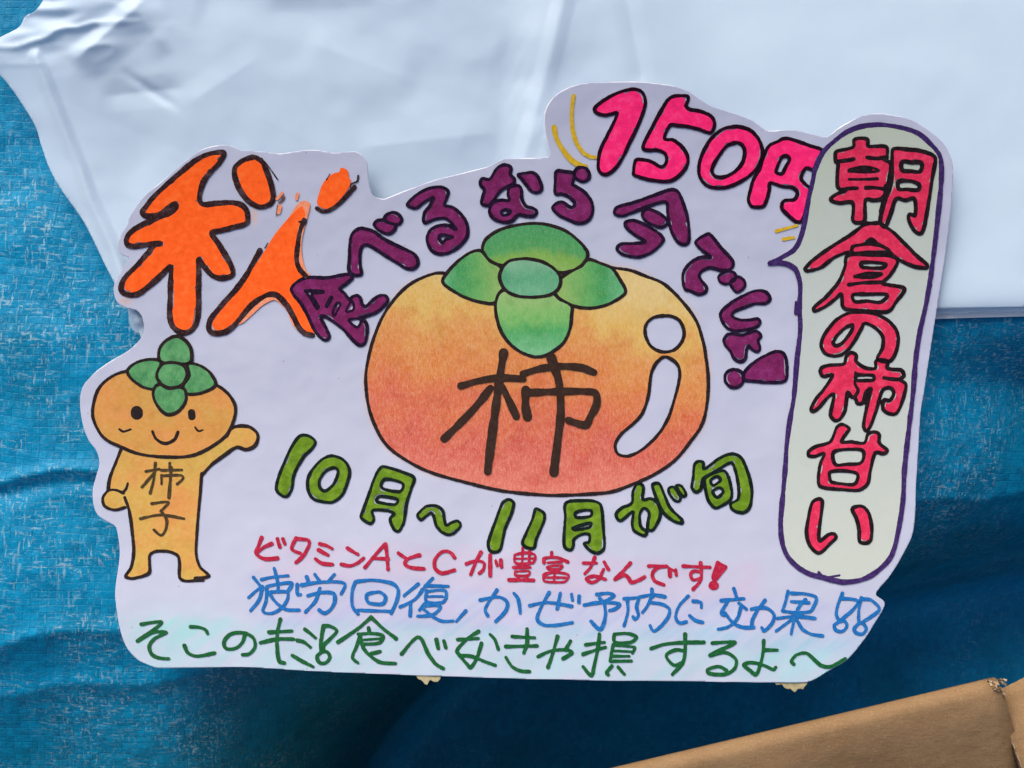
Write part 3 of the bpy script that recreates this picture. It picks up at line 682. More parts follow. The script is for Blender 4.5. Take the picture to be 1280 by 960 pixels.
S dg 4.6 : 985,200 1080,290 1185,370
S dg 5 : 965,285 970,320
S dg 4 : 880,335 1000,330 1080,350 1050,405 930,415
S dg 4.4 : 900,340 870,430 835,520 880,565
S dg 3.4 : 930,380 1060,370
S dg 4.4 : 900,360 920,440 980,510 1060,560 1180,570
S dg 4.4 : 990,490 1055,475
@dark_green_character||30
F 490 750 6.4
S dg 4.6 : 75,430 210,295 290,430 350,510 410,545
S dg 4.6 : 355,315 370,385
S dg 4.6 : 415,325 430,380
@dark_green_character||30
F 490 750 6.4
S dg 4.4 : 525,315 690,305
S dg 4.4 : 690,250 600,310 520,400 540,440 600,510 630,535 680,460 715,345
S dg 4.2 : 540,440 640,450 740,490 825,520
S dg 4.4 : 785,275 820,310 850,390
@dark_green_character||30
F 490 750 6.4
S dg 4.4 : 960,290 1140,300
S dg 4.4 : 910,370 1160,365
S dg 4.8 : 1080,230 1080,340 1055,420
S dg 4 : 910,455 960,530 1030,565 1100,570
@dark_green_character||30
F 660 740 6.4
S dg 4.4 : 80,515 180,470 300,460 350,485 280,530
S dg 4.6 : 235,355 200,480 160,600
S dg 4.6 : 340,390 300,460
@dark_green_character||30
F 660 740 6.4
S dg 4.4 : 460,420 610,400
S dg 4.4 : 440,495 530,465 620,440
S dg 4.6 : 570,335 560,440 530,580 505,665 440,595
S dg 4 : 690,335 800,330 865,360 820,400 695,398 690,335
S dg 3.8 : 680,420 655,550
S dg 3.4 : 680,425 850,440 835,485
S dg 3 : 680,468 835,475
S dg 3.4 : 670,510 810,512
S dg 3.8 : 660,552 825,550
S dg 4.4 : 670,590 630,640 640,660
S dg 4.4 : 720,600 770,655
@dark_green_character||30
F 820 740 5.12
S dg 4.6 : -31,360 60,332 180,322 305,320
S dg 4.8 : 185,270 185,380 170,450 105,525
S dg 4.2 : 185,375 120,370 65,405 110,465 170,450
@dark_green_character||30
F 820 740 5.12
S dg 4.6 : 360,325 505,320 400,375 345,405 440,385 510,430 500,490 440,525 340,520 330,495 400,475 450,500
@dark_green_character||30
F 820 740 5.12
S dg 4.4 : 688,310 685,370 670,450 640,525 600,500 560,465 600,450 670,460 750,495 765,480
S dg 4.2 : 690,370 775,370
@dark_green_wave_mark||30
F 820 740 5.12
S dg 4.4 : 880,460 865,440 900,400 960,390 1010,430 1060,470 1120,475 1210,425'''
INK = {
 'or': ink('orange_marker', (255, 98, 30), 0.86, 0.22, 0.45, light=(255, 118, 52), sc=420, fine=0.12),
 'or2': ink('orange_smear', (240, 140, 95), 0.9, 0.2, 0.5, light=(222, 175, 160), sc=900, fine=0.8),
 'bo': ink('black_marker_over_orange', (48, 26, 28), 0.5, 0.3, 0.45, light=(82, 66, 70), sc=300, fine=0.25),
 'bs': ink('brown_smudge', (105, 72, 72), 0.5, 0.3, 0.5, light=(165, 125, 115), sc=900, fine=0.9),
 'pu': ink('purple_marker', (116, 32, 88), 0.72, 0.25, 0.4, light=(134, 48, 112), sc=330, fine=0.16),
 'bk': ink('purple_black_pen', (30, 14, 40), 0.5, 0.3, 0.4, light=(46, 32, 60), fine=0.06),
 'pk': ink('pink_marker', (252, 40, 118), 0.84, 0.2, 0.42, light=(255, 75, 135), sc=330, fine=0.14),
 'bp': ink('black_pen_over_pink', (32, 6, 24), 0.5, 0.3, 0.4, light=(46, 22, 40), fine=0.05),
 'ye': ink('yellow_ochre_marker', (205, 168, 30), 0.82, 0.15, 0.5, light=(214, 184, 70), fine=0.3),
 'vi': ink('violet_pen', (54, 32, 92), 0.6, 0.3, 0.45, light=(76, 56, 114), sc=800, fine=0.3),
 'bg': None,
 'rd': ink('red_marker', (214, 44, 84), 0.84, 0.2, 0.45, light=(228, 70, 106), sc=330, fine=0.25),
 'bg2': ink('black_pen_over_red', (30, 20, 26), 0.5, 0.3, 0.45, light=(46, 38, 42), fine=0.05),
 'ink': ink('fine_black_pen', (34, 24, 26), 0.6, 0.3, 0.5, light=(52, 42, 42), sc=900, fine=0.15),
 'br': ink('brown_black_marker', (52, 36, 30), 0.78, 0.2, 0.5, light=(64, 48, 42), sc=500, fine=0.08),
 'br2': ink('olive_black_pen', (66, 52, 30), 0.7, 0.2, 0.5, light=(92, 76, 50), fine=0.2),
 'gr': ink('leaf_green_marker', (98, 134, 26), 0.66, 0.2, 0.45, light=(122, 156, 46), sc=330, fine=0.18),
 'gk': ink('green_black_pen', (16, 28, 26), 0.6, 0.3, 0.4, light=(30, 46, 38), fine=0.05),
 're': ink('crimson_pen', (166, 26, 58), 0.78, 0.15, 0.5, light=(190, 54, 86), sc=900, fine=0.2),
 'bl': ink('blue_pen', (20, 100, 172), 0.78, 0.2, 0.5, light=(38, 122, 188), sc=900, fine=0.25),
 'dg': ink('dark_green_pen', (14, 84, 42), 0.78, 0.2, 0.5, light=(30, 104, 56), sc=900, fine=0.2),
}
PEN = {
 'pers': pencil('persimmon_pencil', 1.5, 0.48, 9, 0.46),
 'leafa': pencil('leaf_pencil', 1.8, 0.5, -6, 0.22), 'body': pencil('figure_pencil', 0.6, 0.6, 20, 0.2), 'bg': pencil('bubble_pencil', 0.5, 0.5, 0, 0.05)}
for n in ('leafb', 'leafc', 'leafd', 'leafe'): PEN[n] = PEN['leafa']
PEN['head'] = PEN['body']
def lerp3(t, stops):
    xs = [s[0] for s in stops]; C = lin([s[1] for s in stops])
    return np.stack([np.interp(t, xs, C[:, i]) for i in range(3)], 1) * 0.85
def colour_of(key, x, y, d):
    n = fbm(x / 26, y / 26, 3); n2 = fbm(x / 7, y / 9, 9)
    if key == 'pers':
        t = y + (n - 0.5) * 70 + (n2 - 0.5) * 26 - 42 * sm((x - 690) / 160) * (1 - sm((y - 520) / 60)) + 16 * sm((540 - x) / 60)
        return lerp3(t, [(330, (226, 200, 130)), (380, (224, 182, 92)), (410, (222, 154, 76)), (455, (220, 132, 62)), (505, (217, 108, 66)), (560, (212, 92, 76)), (620, (226, 124, 108))])
    if key == 'leafa': return lerp3(y + (n2 - .5) * 10 - 14 * ((x - 668) / 60) ** 2, [(285, (62, 160, 96)), (308, (74, 164, 92)), (318, (124, 178, 78)), (334, (140, 188, 96))])
    if key == 'leafb': return lerp3(np.abs(x - 664) + (n2 - .5) * 16, [(34, (150, 190, 104)), (66, (98, 176, 96)), (90, (58, 162, 92)), (112, (96, 182, 130))])
    if key == 'leafc': return lerp3(y + (n2 - .5) * 22, [(372, (150, 194, 120)), (395, (122, 190, 104)), (415, (70, 172, 98)), (440, (112, 190, 140))])
    if key == 'leafd': return lerp3(y + (n2 - .5) * 22, [(326, (124, 186, 150)), (350, (84, 172, 128)), (370, (110, 186, 146))])
    if key == 'leafe': return lerp3(y * 0 + n2, [(0.2, (50, 140, 84)), (0.8, (92, 172, 108))])
    if key == 'head': return lerp3(n + (n2 - .5) * .2, [(0.25, (222, 152, 78)), (0.5, (216, 154, 72)), (0.8, (208, 160, 76))])
    if key == 'body': return lerp3(n + (n2 - .5) * .2 + .4 * np.exp(-((x - 222) ** 2 + (y - 640) ** 2) / 900), [(0.25, (210, 174, 82)), (0.5, (216, 168, 80)), (0.9, (224, 154, 80))])
    if key == 'bg': return lerp3(y + (n - .5) * 120, [(150, (192, 204, 190)), (400, (196, 208, 208)), (700, (202, 212, 206))])
# the card is bowed a little: its upper and lower edges lift off the pile
def zc(x, y):
    return 1.05 * (y - 0.012) ** 2 + 0.0012 + 0.0006 * np.sin(x * 19 + 1.0) + 0.0005 * np.sin(x * 11 - y * 23)
def to_card(P, off):
    """photograph pixels on the sign -> points on the bowed card, off metres above its paper"""
    x = (P[:, 0] - 640) * S; y = (480 - P[:, 1]) * S
    for _ in range(3):
        z = zc(x, y); k = (D - z) / D
        x = (P[:, 0] - 640) * S * k; y = (480 - P[:, 1]) * S * k
    return np.stack([x, y, zc(x, y) + off], 1)

# ---------------------------------------------------------------- the sign's card
sign = bpy.data.objects.new('price_sign', None); COL.objects.link(sign)
tag(sign, 'hand drawn persimmon price sign cut from pale card, lying on white bags', 'sign')
cardP = cat_rom(pts(CARD), True, 3)
CSZ = 1.7
gx = np.arange(90, 1200, CSZ); gy = np.arange(92, 866, CSZ); X, Y = np.meshgrid(gx, gy)
F = seg_dist(X, Y, cardP, True); F = np.where(inside(X, Y, cardP), -F, F)
V, faces, FV = march(F, gx[0], gy[0], CSZ)
px, py = V[:, 0], V[:, 1]
base = np.tile(lin([[181, 187, 211]]), (len(V), 1))
def tint(c, m):
    global base
    base = base * (1 - m[:, None]) + base * (lin([c]) / lin([[206, 204, 219]])) * m[:, None]
st = fbm((px + py * 1.3) / 9, (py - px * .8) / 60, 21, 4)           # slanted pencil hatching
hat = np.clip((st - 0.30) * 2.2, 0, 1) * 0.45 + 0.22
def band(y0, y1, x0, x1, soft=16):
    j = (fbm(px / 40, py / 40, 5) - .5) * 26
    yy = py + (px - 600) * (-0.055) * 0
    return sm((yy + j - y0) / soft) * (1 - sm((yy + j - y1) / soft)) * sm((px + j - x0) / 26) * (1 - sm((px + j - x1) / 26))
tl = (px - 320) * 0.055
def bandt(y0, y1, x0, x1, sl, soft=16):
    j = (fbm(px / 40, py / 40, 5) - .5) * 26
    yy = py - (px - 320) * sl
    return sm((yy + j - y0) / soft) * (1 - sm((yy + j - y1) / soft)) * sm((px + j - x0) / 26) * (1 - sm((px + j - x1) / 26))
tint([236, 176, 200], bandt(664, 716, 312, 940, 0.05) * hat * 0.42)
tint([158, 168, 224], bandt(712, 772, 300, 1100, 0.045) * hat * 0.40)
tint([236, 190, 214], bandt(742, 790, 330, 1080, 0.02) * sm((fbm(px / 50, py / 30, 8) - .45) * 5) * hat * 0.4)
tint([140, 218, 212], bandt(766, 832, 150, 1080, 0.02) * hat * 0.55)
tint([140, 220, 204], np.exp(-((px - 215) ** 2 / 3600 + (py - 786) ** 2 / 900)) * hat * 0.55)
tint([150, 224, 222], np.exp(-((px - 985) ** 2 / 4600 + (py - 822) ** 2 / 500)) * hat * 0.5)
tint([240, 190, 170], np.exp(-((px - 318) ** 2 / 16 + (py - 270) ** 2 / 120)) * 0.8)
tint([232, 176, 140], np.exp(-((px - 157) ** 2 / 60 + (py - 376) ** 2 / 20)) * 0.6)
pd = seg_dist(px, py, cat_rom(pts(PERSOUT), True, 6), True)
tint([228, 190, 170], np.exp(-(pd / 5) ** 2) * sm((fbm(px / 30, py / 30, 14) - .38) * 4) * 0.6)
base *= (0.975 + 0.05 * fbm(px / 60, py / 60, 31))[:, None]
P3 = to_card(V, 0.0)
G0, G1 = np.gradient(F)
gi_ = np.clip(((V[:, 1] - gy[0]) / CSZ).round().astype(int), 0, len(gy) - 1); gj_ = np.clip(((V[:, 0] - gx[0]) / CSZ).round().astype(int), 0, len(gx) - 1)
gv = np.stack([G1[gi_, gj_], -G0[gi_, gj_]], 1); gv /= np.linalg.norm(gv, axis=1)[:, None] + 1e-9
rim = np.where(np.abs(FV) < 1e-6, 1.0, 0.0) * S * 1.3 * np.clip(vnoise(V[:, 0] / 22, V[:, 1] / 22, 55) - 0.2, 0, 1)
VV, top, bot, side = thicken(P3, faces, 0.0004, gv * rim[:, None]); bot = []
k = NT('card_paper'); c = k.attr('Col', 'Color')
fib = k.noise(2600, 4, 0.6); mo = k.noise(60, 4, 0.6)
c2 = k.mix(k.math('MULTIPLY', k.math('SUBTRACT', fib, 0.5, clamp=True), 0.35), c, srgb(232, 230, 236))
c2 = k.mix(k.math('MULTIPLY', k.math('SUBTRACT', mo, 0.5, clamp=True), 0.5), c2, srgb(172, 174, 196))
vor = k.n('ShaderNodeTexVoronoi'); vor.inputs['Scale'].default_value = 90; k.l(k.tc.outputs['Object'], vor.inputs[0])
speck = k.math('MULTIPLY', k.math('LESS_THAN', vor.outputs['Distance'], 0.035), 0.35)
c2 = k.mix(speck, c2, srgb(120, 108, 110))
k.l(c2, k.b.inputs['Base Color']); k.b.inputs['Roughness'].default_value = 0.55; k.b.inputs['Specular IOR Level'].default_value = 0.3
k.l(k.bump(fib, 0.25, 0.0001, k.bump(k.noise(26, 3), 0.5, 0.004)), k.b.inputs['Normal'])
paper = k.m
k = NT('card_cut_edge'); k.b.inputs['Base Color'].default_value = srgb(228, 228, 236); k.b.inputs['Roughness'].default_value = 0.8; edge_m = k.m
arr = top + bot + side
cards = mesh_from('card', VV, arr, [paper, edge_m], [0] * len(top) + [1] * len(side),
                  {'Col': ('FLOAT_COLOR', np.hstack([np.vstack([base, base]), np.ones((2 * len(base), 1))]))})
link('card', cards, sign)

# ---------------------------------------------------------------- lettering and drawings on the card
def sdf_grid(box, cs):
    x0, y0, x1, y1 = box; x0 = math.floor(x0); y0 = math.floor(y0)
    return x0, y0, np.meshgrid(np.arange(x0, x1 + cs, cs), np.arange(y0, y1 + cs, cs))
def stroke_sdf(X, Y, C, closed, wd, seed):
    """pen line: width wobbles, edges slightly rough"""
    s = np.arange(len(C))
    w = (wd + 0.1) / 2 * (1 + 0.16 * (vnoise(s / 9.0, s * 0 + seed, 3) - 0.5) * 2)
    d = seg_dist(X, Y, C, closed, w)
    return d + 0.35 * (vnoise(X / 1.7, Y / 1.7, 5 + seed) - 0.5) + 0.35 * (vnoise(X / 4.0, Y / 4.0, 8 + seed) - 0.5)
def layer_union(items, cs=0.8):
    """items: list of (curve, closed, width) of one ink: a single sheet without overlaps"""
    allp = np.vstack([c for c, _, _ in items]); m = max(w for _, _, w in items) + 2
    x0, y0, (X, Y) = sdf_grid((allp[:, 0].min() - m, allp[:, 1].min() - m, allp[:, 0].max() + m, allp[:, 1].max() + m), cs)
    Fm = np.full(X.shape, 1e9)
    for i, (c, cl, wd) in enumerate(items): 
        lo = c.min(0) - wd - 2; hi = c.max(0) + wd + 2
        i0 = max(0, int((lo[1] - y0) / cs)); i1 = int((hi[1] - y0) / cs) + 2; j0 = max(0, int((lo[0] - x0) / cs)); j1 = int((hi[0] - x0) / cs) + 2
        sub = (slice(i0, i1), slice(j0, j1))
        Fm[sub] = np.minimum(Fm[sub], stroke_sdf(X[sub], Y[sub], c, cl, wd, i))
    return march(Fm, x0, y0, cs)
def layer_fill(loops, wd, gaps, cs=0.8):
    allp = loops[0]; x0, y0, (X, Y) = sdf_grid((allp[:, 0].min() - 3, allp[:, 1].min() - 3, allp[:, 0].max() + 3, allp[:, 1].max() + 3), cs)
    ins = inside(X, Y, loops[0])
    for l in loops[1:]: ins ^= inside(X, Y, l)
    d = np.full(X.shape, 1e9)
    for l in loops: d = np.minimum(d, seg_dist(X, Y, l, True))
    Fm = np.where(ins, -d, d)
    if gaps:   # here and there the filling marker stops short of its outline
        Fm = Fm + np.clip((vnoise(X / 9.0, Y / 9.0, 77) - 0.60) * 5, 0, 1) * (wd * 0.5 + 1.3)
    return march(Fm, x0, y0, cs)
class Part:
    def __init__(s, name, label, base, parent): s.name, s.label, s.parent = name, label, parent; s.base = base * 1e-5; s.k = 0; s.V = []; s.f = []; s.mi = []; s.mats = []; s.col = []; s.n = 0; s.pend = []; s.obj = None
    def put(s, res, mat, key=None):
        if res is None: return
        V, faces, FV = res
        if mat not in s.mats: s.mats.append(mat)
        s.V.append(to_card(V, s.base + s.k * 1.2e-5)); s.k += 1
        for f in faces: s.f.append(f + s.n); s.mi.append(s.mats.index(mat))
        c = colour_of(key, V[:, 0], V[:, 1], FV) if key else np.full((len(V), 3), 0.5)
        s.col.append(np.hstack([c, np.ones((len(V), 1))])); s.n += len(V)
    def flush(s):
        by = {}
        for key, it in s.pend: by.setdefault(key, []).append(it)
        for key, its in by.items(): s.put(layer_union(its), INK[key])
        s.pend = []
    def done(s):
        s.flush()
        if not s.V: return None
        me = mesh_from(s.name, np.vstack(s.V), s.f, s.mats, s.mi, {'Col': ('FLOAT_COLOR', np.vstack(s.col))})
        s.obj = link(s.name, me, s.parent)
        if s.label: s.obj['label'] = s.label
        return s.obj
cur = None; parent_part = None; x0 = y0 = 0.0; sc = 1.0
def build_art(text):
    global cur, parent_part, x0, y0, sc
    for ln in text.strip().split('\n'):
        if ln[0] in '@#':
            if cur is not None:
                o = cur.done()
                if cur.parent is sign: parent_part = o
            nm, lb, bs = ln[1:].split('|')
            cur = Part(nm, lb, float(bs), sign if ln[0] == '@' else parent_part); continue
        if ln[0] == 'F': _, a, b, c_ = ln.split(); x0, y0, sc = float(a), float(b), float(c_); continue
        hd, body = ln.split(':'); hd = hd.split()
        loops = [pts(q) / sc + (x0, y0) for q in body.split('|')]
        if hd[0] == 'S': cur.pend.append((hd[1], (cat_rom(loops[0], False), False, float(hd[2]))))
        elif hd[0] == 'L': cur.pend.append((hd[1], (cat_rom(loops[0], True), True, float(hd[2]))))
        elif hd[0] == 'P': cur.flush(); cur.put(layer_fill([cat_rom(loops[0], True)], 0, False), INK[hd[1]])
        elif hd[0] in 'AC':
            wd = float(hd[3]); cv = [cat_rom(l, True) for l in loops]
            if not cur.pend or hd[0] == 'C' or hd[1] == 'bg': cur.flush()
            keep = cur.pend; 
            if hd[0] == 'C' or hd[1] == 'bg': cur.put(layer_fill(cv, wd, False, 1.2), PEN[hd[1]], hd[1])
            else: cur.put(layer_fill(cv, wd, True), INK[hd[1]])
            if hd[2] != 'none':
                # little white slits are drawn without an outline of their own
                for l in cv:
                    sz = l.max(0) - l.min(0)
                    if l is cv[0] or max(sz) > 9: cur.pend.append((hd[2], (l, True, wd)))
    o = cur.done(); cur = None
build_art(ART)
# ---------------------------------------------------------------- yellowed tape ends sticking out below the card
k = NT('yellowed_tape'); n = k.noise(600, 4)
k.l(k.ramp(n, [(0.3, srgb(146, 136, 100)), (0.7, srgb(176, 166, 132))]), k.b.inputs['Base Color']); k.b.inputs['Roughness'].default_value = 0.45; tape_m = k.m
def tape(poly, seed):
    P = cat_rom(pts(poly), True, 1.2); P = P + (np.stack([vnoise(np.arange(len(P)) / 1.6, np.arange(len(P)) * 0 + seed, 4), vnoise(np.arange(len(P)) / 1.3, np.arange(len(P)) * 0 + seed, 6)], 1) - .5) * np.where(P[:, 1:2] > 846, 1.7, 0.4)
    x0, y0, (X, Y) = sdf_grid((*(P.min(0) - 3), *(P.max(0) + 3)), 1.0)
    F = seg_dist(X, Y, P, True); F = np.where(inside(X, Y, P), -F, F)
    V, f, _ = march(F, x0, y0, 1.0)
    VV, t, b, s = thicken(to_card(V, -0.00055), f, 0.00012)
    o = link('tape_end', mesh_from('tape_end', VV, t + b + s, [tape_m]), sign); o['label'] = 'torn yellowed tape end sticking out under the card'
tape('516,836 552,836 551,847 545,853 538,851 533,856 527,852 522,848', 1)
tape('963,838 1014,838 1011,852 1004,862 999,861 994,866 988,861 984,862 978,857 970,855', 2)

# ---------------------------------------------------------------- blue tarp
def w2(px, py): return (px - 640) * S, (480 - py) * S
def tarp_z(px, py):
    """height of the tarp over the flat pixel plane (metres)"""
    yf = 792 - 0.072 * px + 10 * np.sin(px / 190.0)
    d = (py - yf)
    soft = 18 + 34 * sm((px - 900) / 400)
    sp = soft * np.log1p(np.exp(np.clip(d / soft, -40, 40)))
    slope = 0.42 + 2.5 * sm((px - 170) / 560)
    z = -0.0105 - sp * S * slope
    bottom = -0.20
    q_ = np.clip(px - 1090, 0, None); z = z - sm((py - 398) / 90) * S * 0.42 * (q_ ** 2 / (q_ + 60))
    z = bottom + 0.012 * np.log1p(np.exp(np.clip((z - bottom) / 0.012, -40, 40)))
    flat = 1 - sm(d / 60)
    # creases: a hem ridge on the left, long soft undulations
    def ridge(x1, y1, x2, y2, wd, h, ln=40):
        L = math.hypot(x2 - x1, y2 - y1); ux, uy = (x2 - x1) / L, (y2 - y1) / L
        t = (px - x1) * ux + (py - y1) * uy; q = (px - x1) * -uy + (py - y1) * ux + 5 * np.sin(t / 33.0)
        en = sm((t + ln) / ln) * sm((L + ln - t) / ln)
        return h * np.exp(-np.abs(q / wd) ** 1.5) * en
    z = z + ridge(-200, 622, 150, 585, 9, 0.0022) - ridge(-200, 640, 150, 603, 10, 0.0016)
    z = z + ridge(-200, 838, 420, 752, 14, 0.0022) + ridge(300, 792, 700, 742, 14, 0.0015)
    z = z + ridge(-200, 905, 330, 850, 16, 0.0016) + ridge(1130, 745, 1500, 725, 10, 0.0014)
    z = z + ridge(1200, 400, 1245, 800, 14, 0.0016, 60) + ridge(1140, 640, 1500, 620, 12, 0.0012)
    z = z + ridge(-60, 430, 160, 400, 30, 0.0012)
    z = z + flat * 0.004 * (fbm(px / 210, py / 150, 41, 3) - .5) + 0.0011 * (fbm(px / 44, py / 36, 43, 3) - .5)
    z = z + 0.00042 * (fbm(px / 13, py / 10, 47, 2) - .5) * sm((fbm(px / 90, py / 60, 49) - .3) * 4)
    return z
TX = np.arange(-420, 1720, 3.2); TY = np.arange(-420, 1560, 3.2); X, Y = np.meshgrid(TX, TY)
Z = tarp_z(X, Y); wx, wy = w2(X, Y)
nx, ny = len(TX), len(TY); gid = np.arange(nx * ny).reshape(ny, nx)
q = np.stack([gid[:-1, :-1], gid[1:, :-1], gid[1:, 1:], gid[:-1, 1:]], 2).reshape(-1, 4)
k = NT('blue_tarp_weave')
warp = k.n('ShaderNodeVectorMath', operation='MULTIPLY_ADD'); nz = k.n('ShaderNodeTexNoise'); nz.inputs['Scale'].default_value = 14; nz.inputs['Detail'].default_value = 2
k.l(k.tc.outputs['Object'], nz.inputs['Vector']); k.l(nz.outputs['Color'], warp.inputs[0]); warp.inputs[1].default_value = (0.012, 0.012, 0); k.l(k.tc.outputs['Object'], warp.inputs[2])
vec = k.map((1, 1, 1), (0, 0, R(4)), warp.outputs[0])
sep = k.n('ShaderNodeSeparateXYZ'); k.l(vec, sep.inputs[0]); sx, sy = sep.outputs[0], sep.outputs[1]
PITCH = 0.0030
ux = k.math('DIVIDE', sx, PITCH); uy = k.math('DIVIDE', sy, PITCH)
fx = k.math('FRACT', ux); fy = k.math('FRACT', uy); ixn = k.math('FLOOR', ux); iyn = k.math('FLOOR', uy)
cmb = k.n('ShaderNodeCombineXYZ'); k.l(ixn, cmb.inputs[0]); k.l(iyn, cmb.inputs[1])
wn = k.n('ShaderNodeTexWhiteNoise', noise_dimensions='3D'); k.l(cmb.outputs[0], wn.inputs[0])
sw = k.n('ShaderNodeSeparateColor'); k.l(wn.outputs['Color'], sw.inputs[0])
# every crossing of the tapes is tilted a little its own way, and dips at its borders
tilt = k.math('ADD', k.math('MULTIPLY', k.math('SUBTRACT', sw.outputs[0], 0.5), k.math('SUBTRACT', fx, 0.5)), k.math('MULTIPLY', k.math('SUBTRACT', sw.outputs[1], 0.5), k.math('SUBTRACT', fy, 0.5)))
gxl = k.math('ABSOLUTE', k.math('SUBTRACT', fx, 0.5)); gyl = k.math('ABSOLUTE', k.math('SUBTRACT', fy, 0.5))
gm = k.math('MAXIMUM', gxl, gyl); dip = k.math('MULTIPLY', k.math('SUBTRACT', gm, 0.42, clamp=True), 2.2)
hgt = k.math('SUBTRACT', tilt, dip)
# pale scuffs where the film has whitened: short dashes along the tapes
reg = k.noise(26, 4, 0.65)
v1 = k.map((1, 0.24, 1), (0, 0, 0), vec); v2 = k.map((0.22, 1, 1), (0, 0, 0), vec)
d1 = k.math('MULTIPLY', k.math('SUBTRACT', k.noise(880, 3, 0.6, v1), 0.575, clamp=True), 14, clamp=True)
d2 = k.math('MULTIPLY', k.math('SUBTRACT', k.noise(880, 3, 0.6, v2), 0.585, clamp=True), 14, clamp=True)
blot = k.math('MULTIPLY', k.math('SUBTRACT', k.noise(520, 3, 0.6), 0.62, clamp=True), 5, clamp=True)
gl = k.math('MULTIPLY', k.math('SUBTRACT', gm, 0.40, clamp=True), 10, clamp=True)
lines = k.math('MULTIPLY', gl, k.math('MULTIPLY', k.math('SUBTRACT', k.noise(330, 3, 0.6), 0.50, clamp=True), 5, clamp=True))
sc_ = k.math('MAXIMUM', k.math('MAXIMUM', d1, d2), k.math('MAXIMUM', blot, k.math('MULTIPLY', lines, 0.8)))
sc_ = k.math('MULTIPLY', sc_, k.math('MAXIMUM', k.math('MULTIPLY', k.math('SUBTRACT', reg, 0.42, clamp=True), 4.0, clamp=True), k.attr('scuff')))
bluev = k.ramp(k.noise(18, 5, 0.6), [(0.3, (0.0, 0.185, 0.335, 1)), (0.5, (0.0, 0.245, 0.475, 1)), (0.7, (0.0, 0.29, 0.55, 1))])
cell = k.mix(k.math('MULTIPLY', sw.outputs[2], 0.30), bluev, srgb(0, 92, 140))
colr = k.mix(k.math('MULTIPLY', k.math('MULTIPLY', sc_, k.attr('wear')), 0.55), cell, srgb(176, 208, 218))
k.l(colr, k.b.inputs['Base Color']); k.l(k.math('MULTIPLY_ADD', k.noise(300, 2), 0.3, 0.34), k.b.inputs['Roughness'])
k.b.inputs['Specular IOR Level'].default_value = 0.16
b1 = k.bump(hgt, 0.75, 0.0006); b2 = k.bump(k.noise(420, 3, 0.6), 0.35, 0.0012, b1)
k.l(b2, k.b.inputs['Normal'])
def near_line(px, py, x1, y1, x2, y2, wd):
    L = math.hypot(x2 - x1, y2 - y1); ux, uy = (x2 - x1) / L, (y2 - y1) / L
    t = np.clip((px - x1) * ux + (py - y1) * uy, 0, L); q = np.hypot(px - x1 - t * ux, py - y1 - t * uy)
    return np.exp(-(q / wd) ** 2)
SC = np.zeros(X.shape)
for ln_ in ((-100, 606, 116, 588, 7), (-100, 645, 116, 612, 16), (-50, 800, 440, 752, 7), (-60, 735, 120, 700, 22), (-60, 430, 160, 420, 26), (150, 885, 330, 850, 8), (-50, 560, 110, 540, 12),
            (1215, 400, 1235, 640, 12), (1175, 400, 1190, 560, 9), (1140, 640, 1290, 610, 10), (1255, 430, 1290, 600, 10), (1150, 460, 1290, 440, 8), (60, 120, 110, 240, 9), (1130, 700, 1290, 735, 5)):
    SC = np.maximum(SC, near_line(X, Y, *ln_))
SC = SC * sm((fbm(X / 30, Y / 24, 83) - .22) * 3)
tarp = link('blue_tarp', mesh_from('blue_tarp', np.stack([wx.ravel(), wy.ravel(), Z.ravel()], 1), [q], [k.m], attrs={'scuff': ('FLOAT', SC.ravel()), 'wear': ('FLOAT', (1 - 0.72 * sm((Y - 740) / 120) * sm((X - 250) / 300)).ravel())}))
tag(tarp, 'creased blue woven plastic tarp lying under the sign and the white bags', 'tarp')

# ---------------------------------------------------------------- white plastic bags
def persp(px, py, z):
    kk = (D - z) / D; return (px - 640) * S * kk, (480 - py) * S * kk
def fold(px, py, x1, y1, x2, y2, wd, h, sharp=1.0, ln=30):
    L = math.hypot(x2 - x1, y2 - y1); ux, uy = (x2 - x1) / L, (y2 - y1) / L
    t = (px - x1) * ux + (py - y1) * uy; q = (px - x1) * -uy + (py - y1) * ux
    en = sm((t + ln) / ln) * sm((L + ln - t) / ln)
    a = np.where(q > 0, q / wd, -q / (wd * sharp)); return h * np.clip(1 - a, 0, 1) ** 1.3 * en
LT = [(rng.uniform(-200, 900), rng.uniform(-60, 420), rng.uniform(-0.7, 2.2), rng.uniform(70, 190), rng.uniform(-1, 1)) for _ in range(16)]
RC = [(rng.uniform(-60, 760), rng.uniform(-60, 420), rng.uniform(0, math.pi), rng.uniform(30, 120), rng.uniform(24, 80), rng.uniform(-1, 1)) for _ in range(90)]
